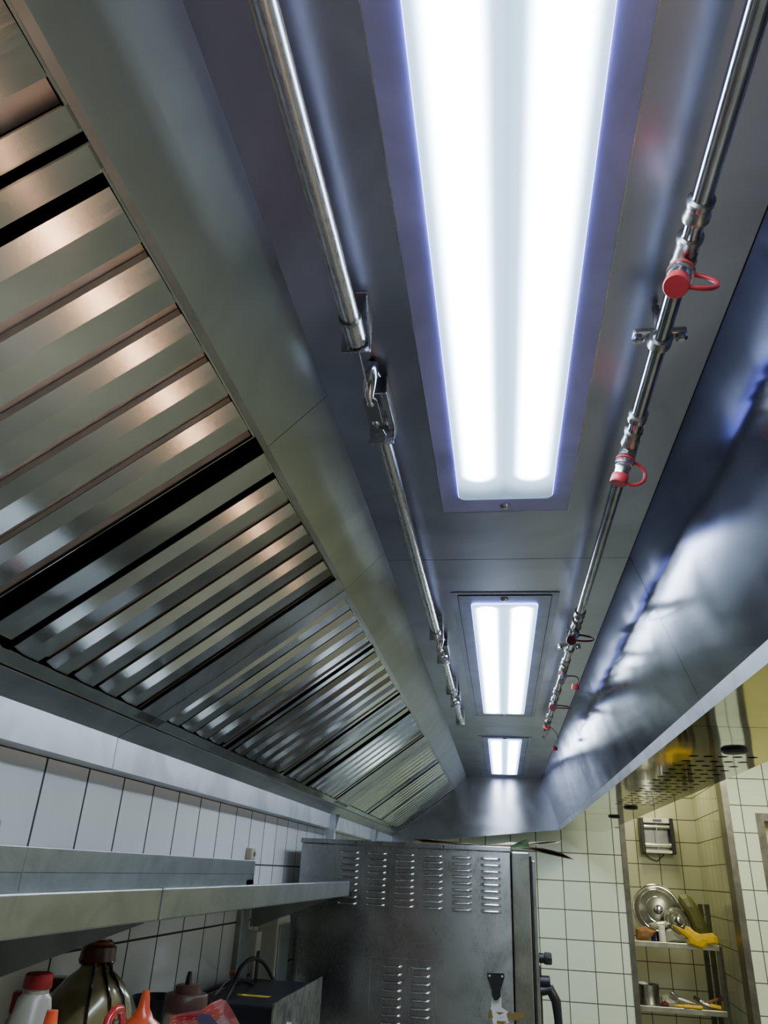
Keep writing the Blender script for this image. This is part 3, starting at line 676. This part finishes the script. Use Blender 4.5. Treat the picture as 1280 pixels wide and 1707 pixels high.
# white bottle with red cap, leaning bottle behind
def bottle(X, px, pytop, R, label, capm, bodym, name='sauce_bottle', caph=.022, capr=.55, neck=.05, lean=0):
    c = P(px, pytop, 'X', X); h = c.z-WZ
    t = thing(name, label, 'bottle', (X, c.y, WZ))
    MB().lathe([(R*.92, 0), (R, .008), (R, h-caph-neck-.04), (R*.93, h-caph-neck), (R*(capr+.12), h-caph-.012), (R*capr, h-caph-.006), (R*capr, h-caph)], (X, c.y, WZ), seg=32).build('body', bodym, t)
    MB().lathe([(R*(capr+.04), h-caph), (R*(capr+.06), h-caph+.002), (R*(capr+.03), h-.002), (R*capr*.9, h), (.003, h)], (X, c.y, WZ), seg=28).build('cap', capm, t)
    return t, c, h
bottle(-.66, 67, 1621, .042, 'cloudy white bottle with a bright red cap, left of the oil jug', M['capred'], M['milk'], caph=.019, capr=.42, neck=.10)
bottle(-.80, 43, 1652, .03, 'bottle with a dark red cap mostly hidden behind the red-capped one', M['capred'], M['milk'], caph=.03, capr=.6)
bottle(-.868, 103, 1628, .028, 'bottle with a dull maroon cap peeping out between the white bottle and the jug', M['capred2'], M['milk'], caph=.022, capr=.9)
# orange conical nozzles
def squeezy(X, px, py, label, R, conet, body, capm, tipl, rr=.006, col=None):
    c = P(px, py, 'X', X); h = c.z-WZ
    t = thing('squeeze_bottle', label, 'squeeze bottle', (X, c.y, WZ), 'squeeze bottles on the worktop')
    MB().lathe([(R*.92, 0), (R, .006), (R, h-tipl-.05), (R*.95, h-tipl-.038), (R*.9, h-tipl-.03)], (X, c.y, WZ), seg=32).build('body', body, t)
    cp = MB().lathe(conet(h, R, tipl, rr), (X, c.y, WZ), seg=28).build('cap', capm, t)
    return t, cp, c, h
squeezy(-.60, 244, 1651, 'orange squeeze bottle with a tall conical spout right of the jug', .034,
        lambda h, R, tl, rr: [(R*1.02, h-tl-.032), (R*1.04, h-tl-.010), (R*.9, h-tl-.002), (R*.55, h-tl+.006), (rr*1.7, h-tl*.55), (rr*1.15, h-.006), (rr*.9, h), (.001, h)], M['orange'], M['orange'], .045)
squeezy(-.50, 88, 1684, 'orange squeeze bottle showing only its spout tip in front of the white bottle', .034,
        lambda h, R, tl, rr: [(R*1.02, h-tl-.032), (R*1.04, h-tl-.010), (R*.6, h-tl), (rr*1.5, h-tl*.5), (rr*1.0, h), (.001, h)], M['orange'], M['orange'], .05)
t, cp, c, h = squeezy(-.72, 317, 1619, 'clear squeeze bottle with a brown cap and dark spout below the tiles', .047,
        lambda h, R, tl, rr: [(R*1.0, h-tl-.034), (R*1.03, h-tl-.030), (R*1.03, h-tl-.006), (R*.95, h-tl-.001), (R*.62, h-tl), (R*.60, h-tl+.014), (R*.50, h-tl+.016), (.003, h-tl+.016)], M['squeeze'], M['capbrown'], .042)
MB().lathe([(.0085, h-.028), (.007, h-.012), (.005, h-.003), (.0035, h)], (-.72, c.y, WZ), seg=16).build('spout', M['sauce'], cp)
# red handled scraper handle
c = P(195, 1676, 'X', -.56)
t = thing('red_handled_tool', 'red looped plastic handle standing between the jug and the orange bottle', 'utensil', (-.56, c.y, WZ))
x, y, z = -.56, c.y, c.z-.006
w_ = .028
pts = [(x-w_*.2, y-w_, WZ), (x, y-w_, z-.10), (x, y-w_*.95, z-.03), (x, y-w_*.7, z-.008), (x, y-w_*.2, z), (x, y+w_*.5, z), (x, y+w_*.85, z-.012), (x, y+w_*.9, z-.05), (x, y+w_*.9, z-.12), (x-w_*.2, y+w_*.9, WZ)]
MB().tube(pts, .0062, 14).build('handle', plain('shiny_red_plastic', srgb(190, 40, 45), .25, coat=.4), t)
MB().box(x-.004, x+.004, y-.008, y+.006, WZ, z-.012).build('blade', M['shelf'], t)
# red dotted packet
def packet_mat():
    m, nt, b = new_mat('red_dotted_foil'); L = nt.links.new
    tc = N(nt, 'ShaderNodeTexCoord'); v = N(nt, 'ShaderNodeTexVoronoi'); v.inputs['Scale'].default_value = 190; v.inputs['Randomness'].default_value = 0
    L(tc.outputs['Object'], v.inputs['Vector'])
    lt = N(nt, 'ShaderNodeMath', operation='LESS_THAN'); lt.inputs[1].default_value = .22; L(v.outputs['Distance'], lt.inputs[0])
    mx = N(nt, 'ShaderNodeMix', data_type='RGBA'); mx.inputs['A'].default_value = srgb(150, 40, 45); mx.inputs['B'].default_value = srgb(220, 170, 160); L(lt.outputs[0], mx.inputs['Factor'])
    L(mx.outputs['Result'], b.inputs['Base Color']); b.inputs['Roughness'].default_value = .22; b.inputs['Coat Weight'].default_value = .5
    return m
t = thing('snack_packet', 'shiny red dotted foil packet leaning in front of the squeeze bottle', 'packet', (-.56, 1.75, WZ))
mb = MB(); b = mb.b; ol = [(283, 1707), (284, 1694), (310, 1688), (336, 1684), (352, 1672), (368, 1665), (377, 1668), (388, 1685), (402, 1712), (410, 1740), (300, 1760)]
front = [b.verts.new(P(px, py, 'X', -.56)) for px, py in ol]
for vtx in front: vtx.co.z = max(vtx.co.z, WZ+.002)
cc = sum((q.co for q in front), Vector())/len(front)
cf = b.verts.new(cc+Vector((.03, -.015, .01))); cb = b.verts.new(cc+Vector((-.03, .01, 0)))
for k in range(len(front)):
    j2 = (k+1) % len(front); b.faces.new((front[k], front[j2], cf)); b.faces.new((front[j2], front[k], cb))
o = mb.build('pouch', packet_mat(), t, sharp=False)
sm = o.modifiers.new('s', 'SUBSURF'); sm.levels = 2; sm.render_levels = 2; sm.subdivision_type = 'SIMPLE'
mb = MB(); v = [P(px, py, 'X', -.528) for px, py in [(333, 1689), (350, 1692), (362, 1707), (340, 1712), (326, 1700)]]
mb.b.faces.new([mb.b.verts.new(q) for q in v]); o = mb.build('printed_band', plain('navy_print', srgb(40, 28, 80), .3), t); o.modifiers.new('s', 'SOLIDIFY').thickness = .001
mb = MB(); mb.box(-.6, -.53, 1.72, 1.80, WZ, WZ+.1, .01); mb.build('base_fold', M['capred'], t)
# dark tray at the wall behind the orange bottle
t = thing('black_tray', 'black round tray edge lying between orange and clear squeeze bottles', 'tray', (-.76, 1.72, WZ))
zt = P(260, 1683, 'X', -.76); MB().lathe([(.02, 0), (.045, zt.z-WZ-.03), (.058, zt.z-WZ-.004), (.060, zt.z-WZ), (.055, zt.z-WZ-.004), (.04, zt.z-WZ-.02)], (-.83, zt.y*.83/.76, WZ), seg=36).build('bowl', M['black'], t)
# black machine box with steel side, cables
m0 = P(385, 1660, 'X', -.86); m1 = P(505, 1648, 'X', -.62)
t = thing('black_machine', 'black box-shaped appliance with a worn steel side, below the cables', 'appliance', (-.75, 2.6, WZ))
ztop = -.36
MB().box(-.862, -.64, 2.40, 2.93, WZ, ztop, .004).build('body', M['black'], t)
MB().box(-.64, -.634, 2.38, 3.0, WZ, ztop+.012, .001).build('side_plate', steel('worn_plate', (.40, .38, .33, 1), .4, .08, (10, 10, 10), .1, .1, 20, dark=.3), t)
MB().box(-.80, -.70, 2.55, 2.58, ztop, ztop+.001).build('warning_strip', plain('yellow_strip', srgb(170, 140, 40), .5), t)
for y in (2.5, 2.56): MB().lathe([(.014, 0), (.014, .01), (.009, .014), (.003, .015)], (-.634, y, ztop-.07), (1, 0, 0), 18).build('knob', M['chrome'], t)
def cable(pxs, X, r, label, mat='rubber'):
    pts = [P(px, py, 'X', X) for px, py in pxs]
    out = []
    n = len(pts)
    for i in range(n-1):
        p0, p1, p2, p3 = pts[max(i-1, 0)], pts[i], pts[i+1], pts[min(i+2, n-1)]
        for k in range(6):
            u = k/6; out.append(.5*((2*p1)+(-p0+p2)*u+(2*p0-5*p1+4*p2-p3)*u*u+(-p0+3*p1-3*p2+p3)*u**3))
    out.append(pts[-1])
    return tag(MB().tube(out, r, 10).build('power_cable', M[mat]), label, 'cable', 'cables by the oven')
cable([(350, 1688), (375, 1668), (390, 1640), (402, 1612), (421, 1598), (440, 1606), (455, 1632), (466, 1655)], -.80, .0062, 'thick black cable arching highest beside the oven')
cable([(348, 1680), (372, 1655), (388, 1638), (402, 1634), (420, 1640), (440, 1653)], -.82, .0058, 'black cable making the lower arch under the highest one')
cable([(340, 1654), (360, 1646), (380, 1638), (398, 1632), (416, 1624)], -.885, .004, 'thin black cable running along the tiles behind the arching cables')
cable([(336, 1671), (350, 1666), (362, 1654), (374, 1640), (383, 1632)], -.86, .0016, 'thin white wire curving past the squeeze bottle cap', 'white')
# wall fittings below the far shelf
t = thing('wall_post', 'grey steel strip fixed to the tiles below the far shelf', 'wall strip', (XW, 2.82, WZ))
MB().box(XW, XW+.02, 2.775, 2.90, -1.2, SZ-.165, .002).box(XW, XW+.02, 2.775, 2.86, SZ-.17, SZ-.004, .002).build('strip', M['shelf'], t)
M['cream'] = plain('cream_plastic', srgb(205, 203, 188), .45, noise=.3)
t = thing('switch_box', 'cream electrical box on the wall below the far shelf, left of the oven', 'switch box', (XW, 3.1, -.4))
MB().box(XW, XW+.075, 3.05, 3.22, -.44, -.175, .006).build('housing', M['cream'], t)
MB().box(XW+.075, XW+.082, 3.06, 3.21, -.40, -.20, .003).build('cover', M['shelf'], t)
t = thing('cable_duct', 'pale narrow cable duct between the grey strip and the electrical box', 'cable duct', (XW, 2.96, -.4))
MB().box(XW, XW+.03, 2.94, 3.00, WZ+.003, -.22, .003).build('duct', M['cream'], t)
MB().box(XW+.03, XW+.034, 2.955, 2.985, -.42, -.28, .002).build('black_insert', M['black'], t)
t = thing('hanging_sleeve', 'dark grey narrow plate hanging between the electrical box and the oven', 'plate', (XW+.05, 3.25, -.4))
MB().box(XW, XW+.06, 3.235, 3.275, -.46, -.19, .003).build('plate', M['black'], t)
MB().box(XW+.06, XW+.064, 3.24, 3.27, -.38, -.34, .001).build('tab', M['rail'], t)
c = P(389, 1622, 'X', -.87)
t = thing('cork_plug', 'tiny pinkish plug on the tiles above the arching cables', 'plug', c)
MB().lathe([(.008, 0), (.009, .006), (.008, .02), (.004, .022)], (XW, P(389, 1622, 'X', -.89).y, P(389, 1622, 'X', -.89).z), (1, -.1, .1), 16).build('cork', plain('pink_cork', srgb(190, 140, 110), .6), t)

# ------------------------------------------------------------------ recess: fly killer, rack, things on it
a = P(1063, 1363, 'Y', 7.86); b_ = P(1125, 1425, 'Y', 7.86)
t = thing('wall_mounted_fly_killer', 'wall-mounted insect killer with black ends and two tubes on the yellowish recess wall', 'insect killer', (a.x, 7.9, b_.z))
x0, x1, z0, z1 = a.x, b_.x, b_.z, a.z
MB().box(x0, x0+.035, 7.78, 7.898, z0, z1, .006).build('end_plate', M['black'], t)
MB().box(x1-.035, x1, 7.78, 7.898, z0, z1, .006).build('end_plate', M['black'], t)
MB().box(x0+.035, x1-.035, 7.87, 7.896, z0+.01, z1-.005).build('back_plate', steel('grey_back', (.3, .3, .3, 1), .35), t)
MB().box(x0+.03, x1-.03, 7.79, 7.89, z1-.045, z1-.004, .003).build('top_bar', M['white'], t)
MB().box(x0+.12, x0+.20, 7.788, 7.79, z1-.035, z1-.012).build('printed_label', plain('blue_label', srgb(90, 90, 140), .5), t)
MB().box(x0+.03, x1-.03, 7.79, 7.89, z0+.006, z0+.03, .003).build('bottom_bar', M['white'], t)
for z in (z1-.075, z0+.075): MB().tube([(x0+.035, 7.82, z), (x1-.035, 7.82, z)], .018, 18).build('tube', plain('lit_tube', (.7, .75, .75, 1), .15, metal=.6), t)
MB().box((x0+x1)/2-.003, (x0+x1)/2+.003, 7.80, 7.803, z0+.04, z1-.05).build('guard_wire', M['rail'], t)
c0 = Vector((x0, 7.85, z0+.01))
MB().tube([c0+Vector((.02, 0, -.005)), c0+Vector((.08, .03, -.05)), c0+Vector((.14, .035, -.07)), c0+Vector((.20, .03, -.02)), c0+Vector((.2, 0, .01))], .004, 8).build('power_cable', M['rubber'], t)
RX0, RX1, RY0, RY1 = .97, 1.66, 7.0, 7.5
Zs = [-.452, -.885]
rk = thing('steel_rack', 'steel shelf rack in the tiled recess carrying the pot lid and gloves', 'rack', (RX0, RY0, FZ))
M['rackw'] = steel('rack_shelf_steel', (.62, .60, .50, 1), .35, .05, (1, 60, 60), .02, 0, 6)
for z in Zs: MB().box(RX0, RX1, RY0, RY1, z, z+.038, .003).build('shelf_board', M['rackw'], rk)
MB().box(RX0, RX1, RY0, RY1, -1.35, -1.312, .003).build('shelf_board', M['rackw'], rk)
for (x, y, zt) in [(RX1, RY0+.02, -.42), (RX1+.004, RY1, -.14), (RX0, RY1, -.14), (RX0-.004, RY0+.02, -.42)]:
    po = MB().box(x-.018, x+.022, y-.012, y+.012, FZ, zt, .002).build('post', M['trim'], rk)
MB().box(RX1-.015, RX1+.024, RY0+.25, RY0+.275, FZ, -.135, .002).build('post', M['trim'], rk)
ZA, ZB = Zs[0]+.038, Zs[1]+.038
M['glass'] = plain('lid_glass', (.16, .16, .14, 1), .22, metal=.5, noise=.6, nscale=20)
def lid(px, py, Y, R, label, ax=(0, -1, .22)):
    c = P(px, py, 'Y', Y); 
    t = thing('pot_lid', label, 'pot lid', c, 'pot lids on the rack')
    c = Vector(c)
    MB().lathe([(R, 0), (R*.98, .006), (R*.8, .02), (R*.5, .034), (R*.2, .04), (.002, .041)], c, ax, 48).build('dome', M['glass'], t)
    MB().lathe([(R*1.02, -.004), (R*1.05, .002), (R*1.0, .008), (R*.95, .008)], c, ax, 48).build('rim', M['chrome'], t)
    ad = Vector(ax).normalized(); e1 = ad.orthogonal().normalized(); e2 = ad.cross(e1)
    for q, hq in ((.80, .020), (.50, .034)): MB().tube([c+ad*hq+(e1*math.cos(k*math.pi/20)+e2*math.sin(k*math.pi/20))*R*q for k in range(40)], .004, 8, closed=True).build('groove', M['chrome'], t)
    MB().lathe([(.012, .04), (.012, .055), (.032, .06), (.032, .072), (.02, .078), (.002, .078)], c, ax, 24).build('knob', M['chrome'], t)
R = .19; c = P(1096, 1524, 'Y', 7.30)
lid(1096, 1518, 7.34, .195, 'large round metal pot lid leaning on the recess wall')
lid(1128, 1536, 7.20, .10, 'smaller pot lid partly behind the green bag', (.15, -1, .3))
def blob(name, label, cat, outline, Y, depth, mat, group=None, zmin=None, smooth=False):
    """soft pillow-like shape built from the outline seen"""
    mb = MB(); b = mb.b
    pts = [P(px, py, 'Y', Y) for px, py in outline]
    if zmin is not None:
        for q in pts: q.z = max(q.z, zmin)
    cc = sum(pts, Vector())/len(pts)
    rings = []
    for s, d in ((1, 0), (.82, .6), (.45, .95)):
        for sg in ((-1, 1) if s < 1 else (0,)):
            rings.append((s, sg*d))
    rings.sort(key=lambda r: r[1])
    R_ = [[b.verts.new(cc+(q-cc)*s+Vector((0, d*depth, 0))) for q in pts] for s, d in rings]
    n = len(pts)
    for A, B in zip(R_, R_[1:]):
        for k in range(n): f = b.faces.new((A[k], A[(k+1) % n], B[(k+1) % n], B[k])); f.smooth = True
    b.faces.new(R_[0][::-1]); b.faces.new(R_[-1])
    bmesh.ops.recalc_face_normals(b, faces=b.faces)
    o = mb.build(name, mat, sharp=False)
    if smooth: m = o.modifiers.new('s', 'SUBSURF'); m.levels = 1; m.render_levels = 2
    else: o.data.polygons.foreach_set('use_smooth', [False]*len(o.data.polygons))
    return tag(o, label, cat, group)
M['bag'] = plain('green_bag', srgb(84, 88, 34), .5, noise=.5, nscale=14)
M['yel'] = plain('yellow_rubber', srgb(225, 180, 20), .45, noise=.3, nscale=20)
M['paper'] = plain('brown_paper', srgb(140, 100, 58), .7, noise=.4)
M['film'] = plain('clear_film', srgb(160, 165, 150), .15, noise=.4, coat=.6)
blob('green_bag', 'tall olive green bag leaning right on the upper rack shelf', 'bag', [(1131, 1492), (1142, 1490), (1152, 1496), (1163, 1512), (1175, 1535), (1186, 1560), (1188, 1576), (1170, 1577), (1158, 1560), (1145, 1530), (1136, 1512), (1130, 1502)], 7.22, .05, M['bag'], zmin=ZA+.001)
blob('rubber_glove', 'yellow rubber glove draped over the right end of the upper rack shelf', 'glove', [(1119, 1541), (1124, 1542), (1132, 1549), (1140, 1551), (1143, 1543), (1150, 1546), (1158, 1553), (1166, 1557), (1175, 1557), (1188, 1555), (1196, 1563), (1197, 1573), (1188, 1575), (1180, 1575), (1172, 1582), (1160, 1579), (1149, 1574), (1146, 1565), (1134, 1556), (1126, 1549)], 6.97, .025, M['yel'])
blob('paper_bag', 'crumpled brown paper bag at the left of the upper rack shelf', 'paper bag', [(1059, 1548), (1068, 1545), (1076, 1544), (1084, 1549), (1095, 1552), (1088, 1560), (1082, 1567), (1070, 1567), (1060, 1566)], 7.06, .04, M['paper'], zmin=ZA+.001)
blob('plastic_wrap', 'crumpled clear plastic wrap between the white jar and the glove', 'plastic wrap', [(1110, 1550), (1118, 1548), (1128, 1556), (1138, 1562), (1146, 1570), (1140, 1574), (1125, 1572), (1110, 1571)], 7.05, .04, M['film'], zmin=ZA+.001)
blob('plastic_wrap', 'bluish clear plastic bag below the big pot lid', 'plastic wrap', [(1080, 1540), (1092, 1536), (1110, 1535), (1118, 1540), (1112, 1546), (1100, 1549), (1090, 1552), (1083, 1547)], 7.12, .04, M['film'])
c = P(1106, 1572, 'Y', 7.03); t = thing('white_jar', 'small white plastic jar standing on the upper rack shelf', 'jar', (c.x, 7.06, ZA))
MB().lathe([(.024, 0), (.026, .003), (.026, .085), (.024, .088)], (c.x, 7.06, ZA), seg=24).build('body', M['white'], t); MB().lathe([(.027, .088), (.027, .11), (.024, .113), (.002, .113)], (c.x, 7.06, ZA), seg=24).build('lid', M['white'], t)
c = P(1094, 1565, 'Y', 7.08); t = thing('blue_canister', 'small dark blue canister beside the brown paper bag', 'canister', (c.x, 7.12, ZA))
MB().lathe([(.034, 0), (.036, .003), (.036, .05), (.03, .056)], (c.x, 7.12, ZA), seg=24).build('body', plain('navy', srgb(30, 40, 80), .3), t); MB().lathe([(.03, .056), (.03, .064), (.002, .066)], (c.x, 7.12, ZA), seg=24).build('lid', M['black'], t)
c = P(1084, 1680, 'Y', 7.12); t = thing('steel_container', 'cylindrical steel container on the lower rack shelf', 'container', (c.x, 7.16, ZB))
hh = P(1084, 1641, 'Y', 7.12).z-ZB
MB().lathe([(.084, 0), (.086, .004), (.086, hh-.004), (.09, hh), (.084, hh), (.082, hh-.01), (.08, .01), (.002, .01)], (c.x, 7.16, ZB), seg=36).build('body', M['oven'], t)
MB().lathe([(.040, hh+.001), (.042, hh+.006), (.02, hh+.016), (.002, hh+.018)], (c.x-.045, 7.12, ZB), seg=24).build('white_lid', M['white'], t)
blob('red_cloth', 'small dark red cloth beside the steel container', 'cloth', [(1101, 1672), (1108, 1668), (1114, 1672), (1116, 1679), (1102, 1680)], 7.05, .03, plain('red_cloth', srgb(110, 25, 40), .7), zmin=ZB+.001)
blob('film_roll', 'crumpled clear film behind the yellow-handled knives', 'plastic wrap', [(1100, 1660), (1110, 1657), (1122, 1662), (1134, 1668), (1130, 1676), (1112, 1676), (1102, 1672)], 7.25, .03, M['film'])
# ---- leaves on the oven
def flake(name, label, outline, Y, mat, bend=.03):
    mb = MB(); b = mb.b; pts = [P(px, py, 'Y', Y) for px, py in outline]
    for q in pts: q.y += bend*math.sin(q.x*25); q.z = max(q.z, OT+.0015) if q.x < OX1+.08 else q.z
    cc = sum(pts, Vector())/len(pts); cc.y += bend*.6
    v = [b.verts.new(q) for q in pts]; c = b.verts.new(cc)
    for k in range(len(v)): b.faces.new((v[k], v[(k+1) % len(v)], c))
    bmesh.ops.recalc_face_normals(b, faces=b.faces)
    o = mb.build(name, mat, sharp=False); m = o.modifiers.new('s', 'SOLIDIFY'); m.thickness = .0012
    tag(o, label, 'leaf', 'dry and green leaves on the oven top')
flake('dry_leaf', 'pale dry leaf tip on top of the oven, pointing right', [(800, 1411), (822, 1408), (850, 1404), (880, 1405), (905, 1403), (936, 1402), (928, 1406), (900, 1409), (880, 1412), (850, 1411), (820, 1412)], 3.50, M['husk'])
flake('dry_leaf', 'brown curled leaf at the oven corner, drooping right below the pale one', [(868, 1414), (885, 1412), (905, 1414), (922, 1418), (938, 1423), (958, 1433), (940, 1430), (920, 1426), (898, 1421), (882, 1418)], 3.42, M['brown'])
flake('green_leaf', 'folded green leaf standing on the right end of the oven top', [(850, 1411), (860, 1405), (870, 1401), (879, 1399), (884, 1413), (872, 1414), (858, 1413)], 3.46, M['green'])
flake('dry_leaf', 'long flat dry leaf lying along the middle of the oven top', [(690, 1399), (715, 1399), (745, 1402), (775, 1405), (800, 1409), (770, 1409), (735, 1407), (705, 1405)], 3.6, M['brown'])
def knife(p0, p1, p2, label, hm, bm, Y=7.02):
    a, b, c = [P(*p, 'Y', Y) for p in (p0, p1, p2)]
    for q in (a, b, c): q.z = max(q.z, ZB+.014)
    t = thing('kitchen_knife', label, 'knife', a, 'utensils on the lower rack shelf')
    MB().tube([a, a.lerp(b, .1), a.lerp(b, .5), b], [.011, .0145, .012, .014], 12).build('handle', hm, t)
    mb = MB(); d = (c-b).normalized(); up = Vector((0, 0, 1)); up = (up-d*up.dot(d)).normalized()
    mb.tube([b, b.lerp(c, .5), c], [.009, .011, .003], 8).build('blade', bm, t)
knife((1171, 1682), (1140, 1679), (1122, 1676), 'knife with a thick yellow handle on the lower rack shelf', M['yel'], M['yel'], 7.0)
knife((1202, 1680), (1184, 1676), (1170, 1672), 'second yellow-handled knife at the right end of the lower rack shelf', M['yel'], M['rail'], 7.06)
knife((1118, 1654), (1130, 1664), (1160, 1674), 'dark curved utensil leaning on the lower rack shelf', M['rail'], M['rail'], 7.2)
knife((1156, 1662), (1166, 1668), (1180, 1672), 'short black-handled utensil between the yellow handles', M['black'], M['rail'], 7.25)
knife((1205, 1664), (1190, 1668), (1174, 1673), 'brown wooden-handled utensil behind the second yellow knife', M['paper'], M['paper'], 7.15)

# ------------------------------------------------------------------ lights and world
def area(name, loc, size, energy, col, rot=(0, 0, 0), sy=None):
    l = bpy.data.lights.new(name, 'AREA'); l.energy = energy; l.color = col; l.size = size
    if sy: l.shape = 'RECTANGLE'; l.size_y = sy
    o = bpy.data.objects.new(name, l); COL.objects.link(o); o.location = loc; o.rotation_euler = rot; return o
area('room_tube_light', (1.9, 5.0, RC-.03), .3, 60, (1, .99, .74), (0, 0, 0), 1.5)
area('room_tube_light', (2.2, 1.2, RC-.03), .3, 50, (1, 1, .9), (0, 0, 0), 1.5)
area('recess_light', (1.35, 7.3, RC-.05), .3, 10, (1, .93, .5), (0, 0, 0), .5)
wl = bpy.data.lights.new('warm_lamp', 'AREA'); wl.energy = 1.5; wl.spread = math.radians(70); wl.color = (1, .55, .3); wl.size = .012; wl.shape = 'RECTANGLE'; wl.size_y = 3.6
o = bpy.data.objects.new('warm_lamp', wl); COL.objects.link(o); o.location = (.52, 1.4, -.8); o.rotation_euler = (0, math.radians(145), 0)
w = bpy.data.worlds.new('World'); bpy.context.scene.world = w; w.use_nodes = True
w.node_tree.nodes['Background'].inputs[0].default_value = (.5, .55, .6, 1); w.node_tree.nodes['Background'].inputs[1].default_value = .05

# ------------------------------------------------------------------ camera
cd = bpy.data.cameras.new('camera'); co = bpy.data.objects.new('camera', cd); COL.objects.link(co)
cd.sensor_fit = 'HORIZONTAL'; cd.sensor_width = 36; cd.lens = F/1280*36; cd.clip_start = .02
R3 = Matrix((DX, DY, DZ))          # rows: world axes in camera space -> camera-to-world rotation
co.matrix_world = R3.to_4x4()
sc = bpy.context.scene; sc.camera = co
sc.view_settings.view_transform = 'AgX'; sc.view_settings.look = 'AgX - Base Contrast'; sc.view_settings.exposure = 0.1
sc.cycles.use_denoising = True; sc.cycles.max_bounces = 8; sc.cycles.sample_clamp_indirect = 4
sc.cycles.caustics_reflective = True; sc.cycles.blur_glossy = .5
for o in list(bpy.data.objects):
    if '_w' in o: del o['_w']
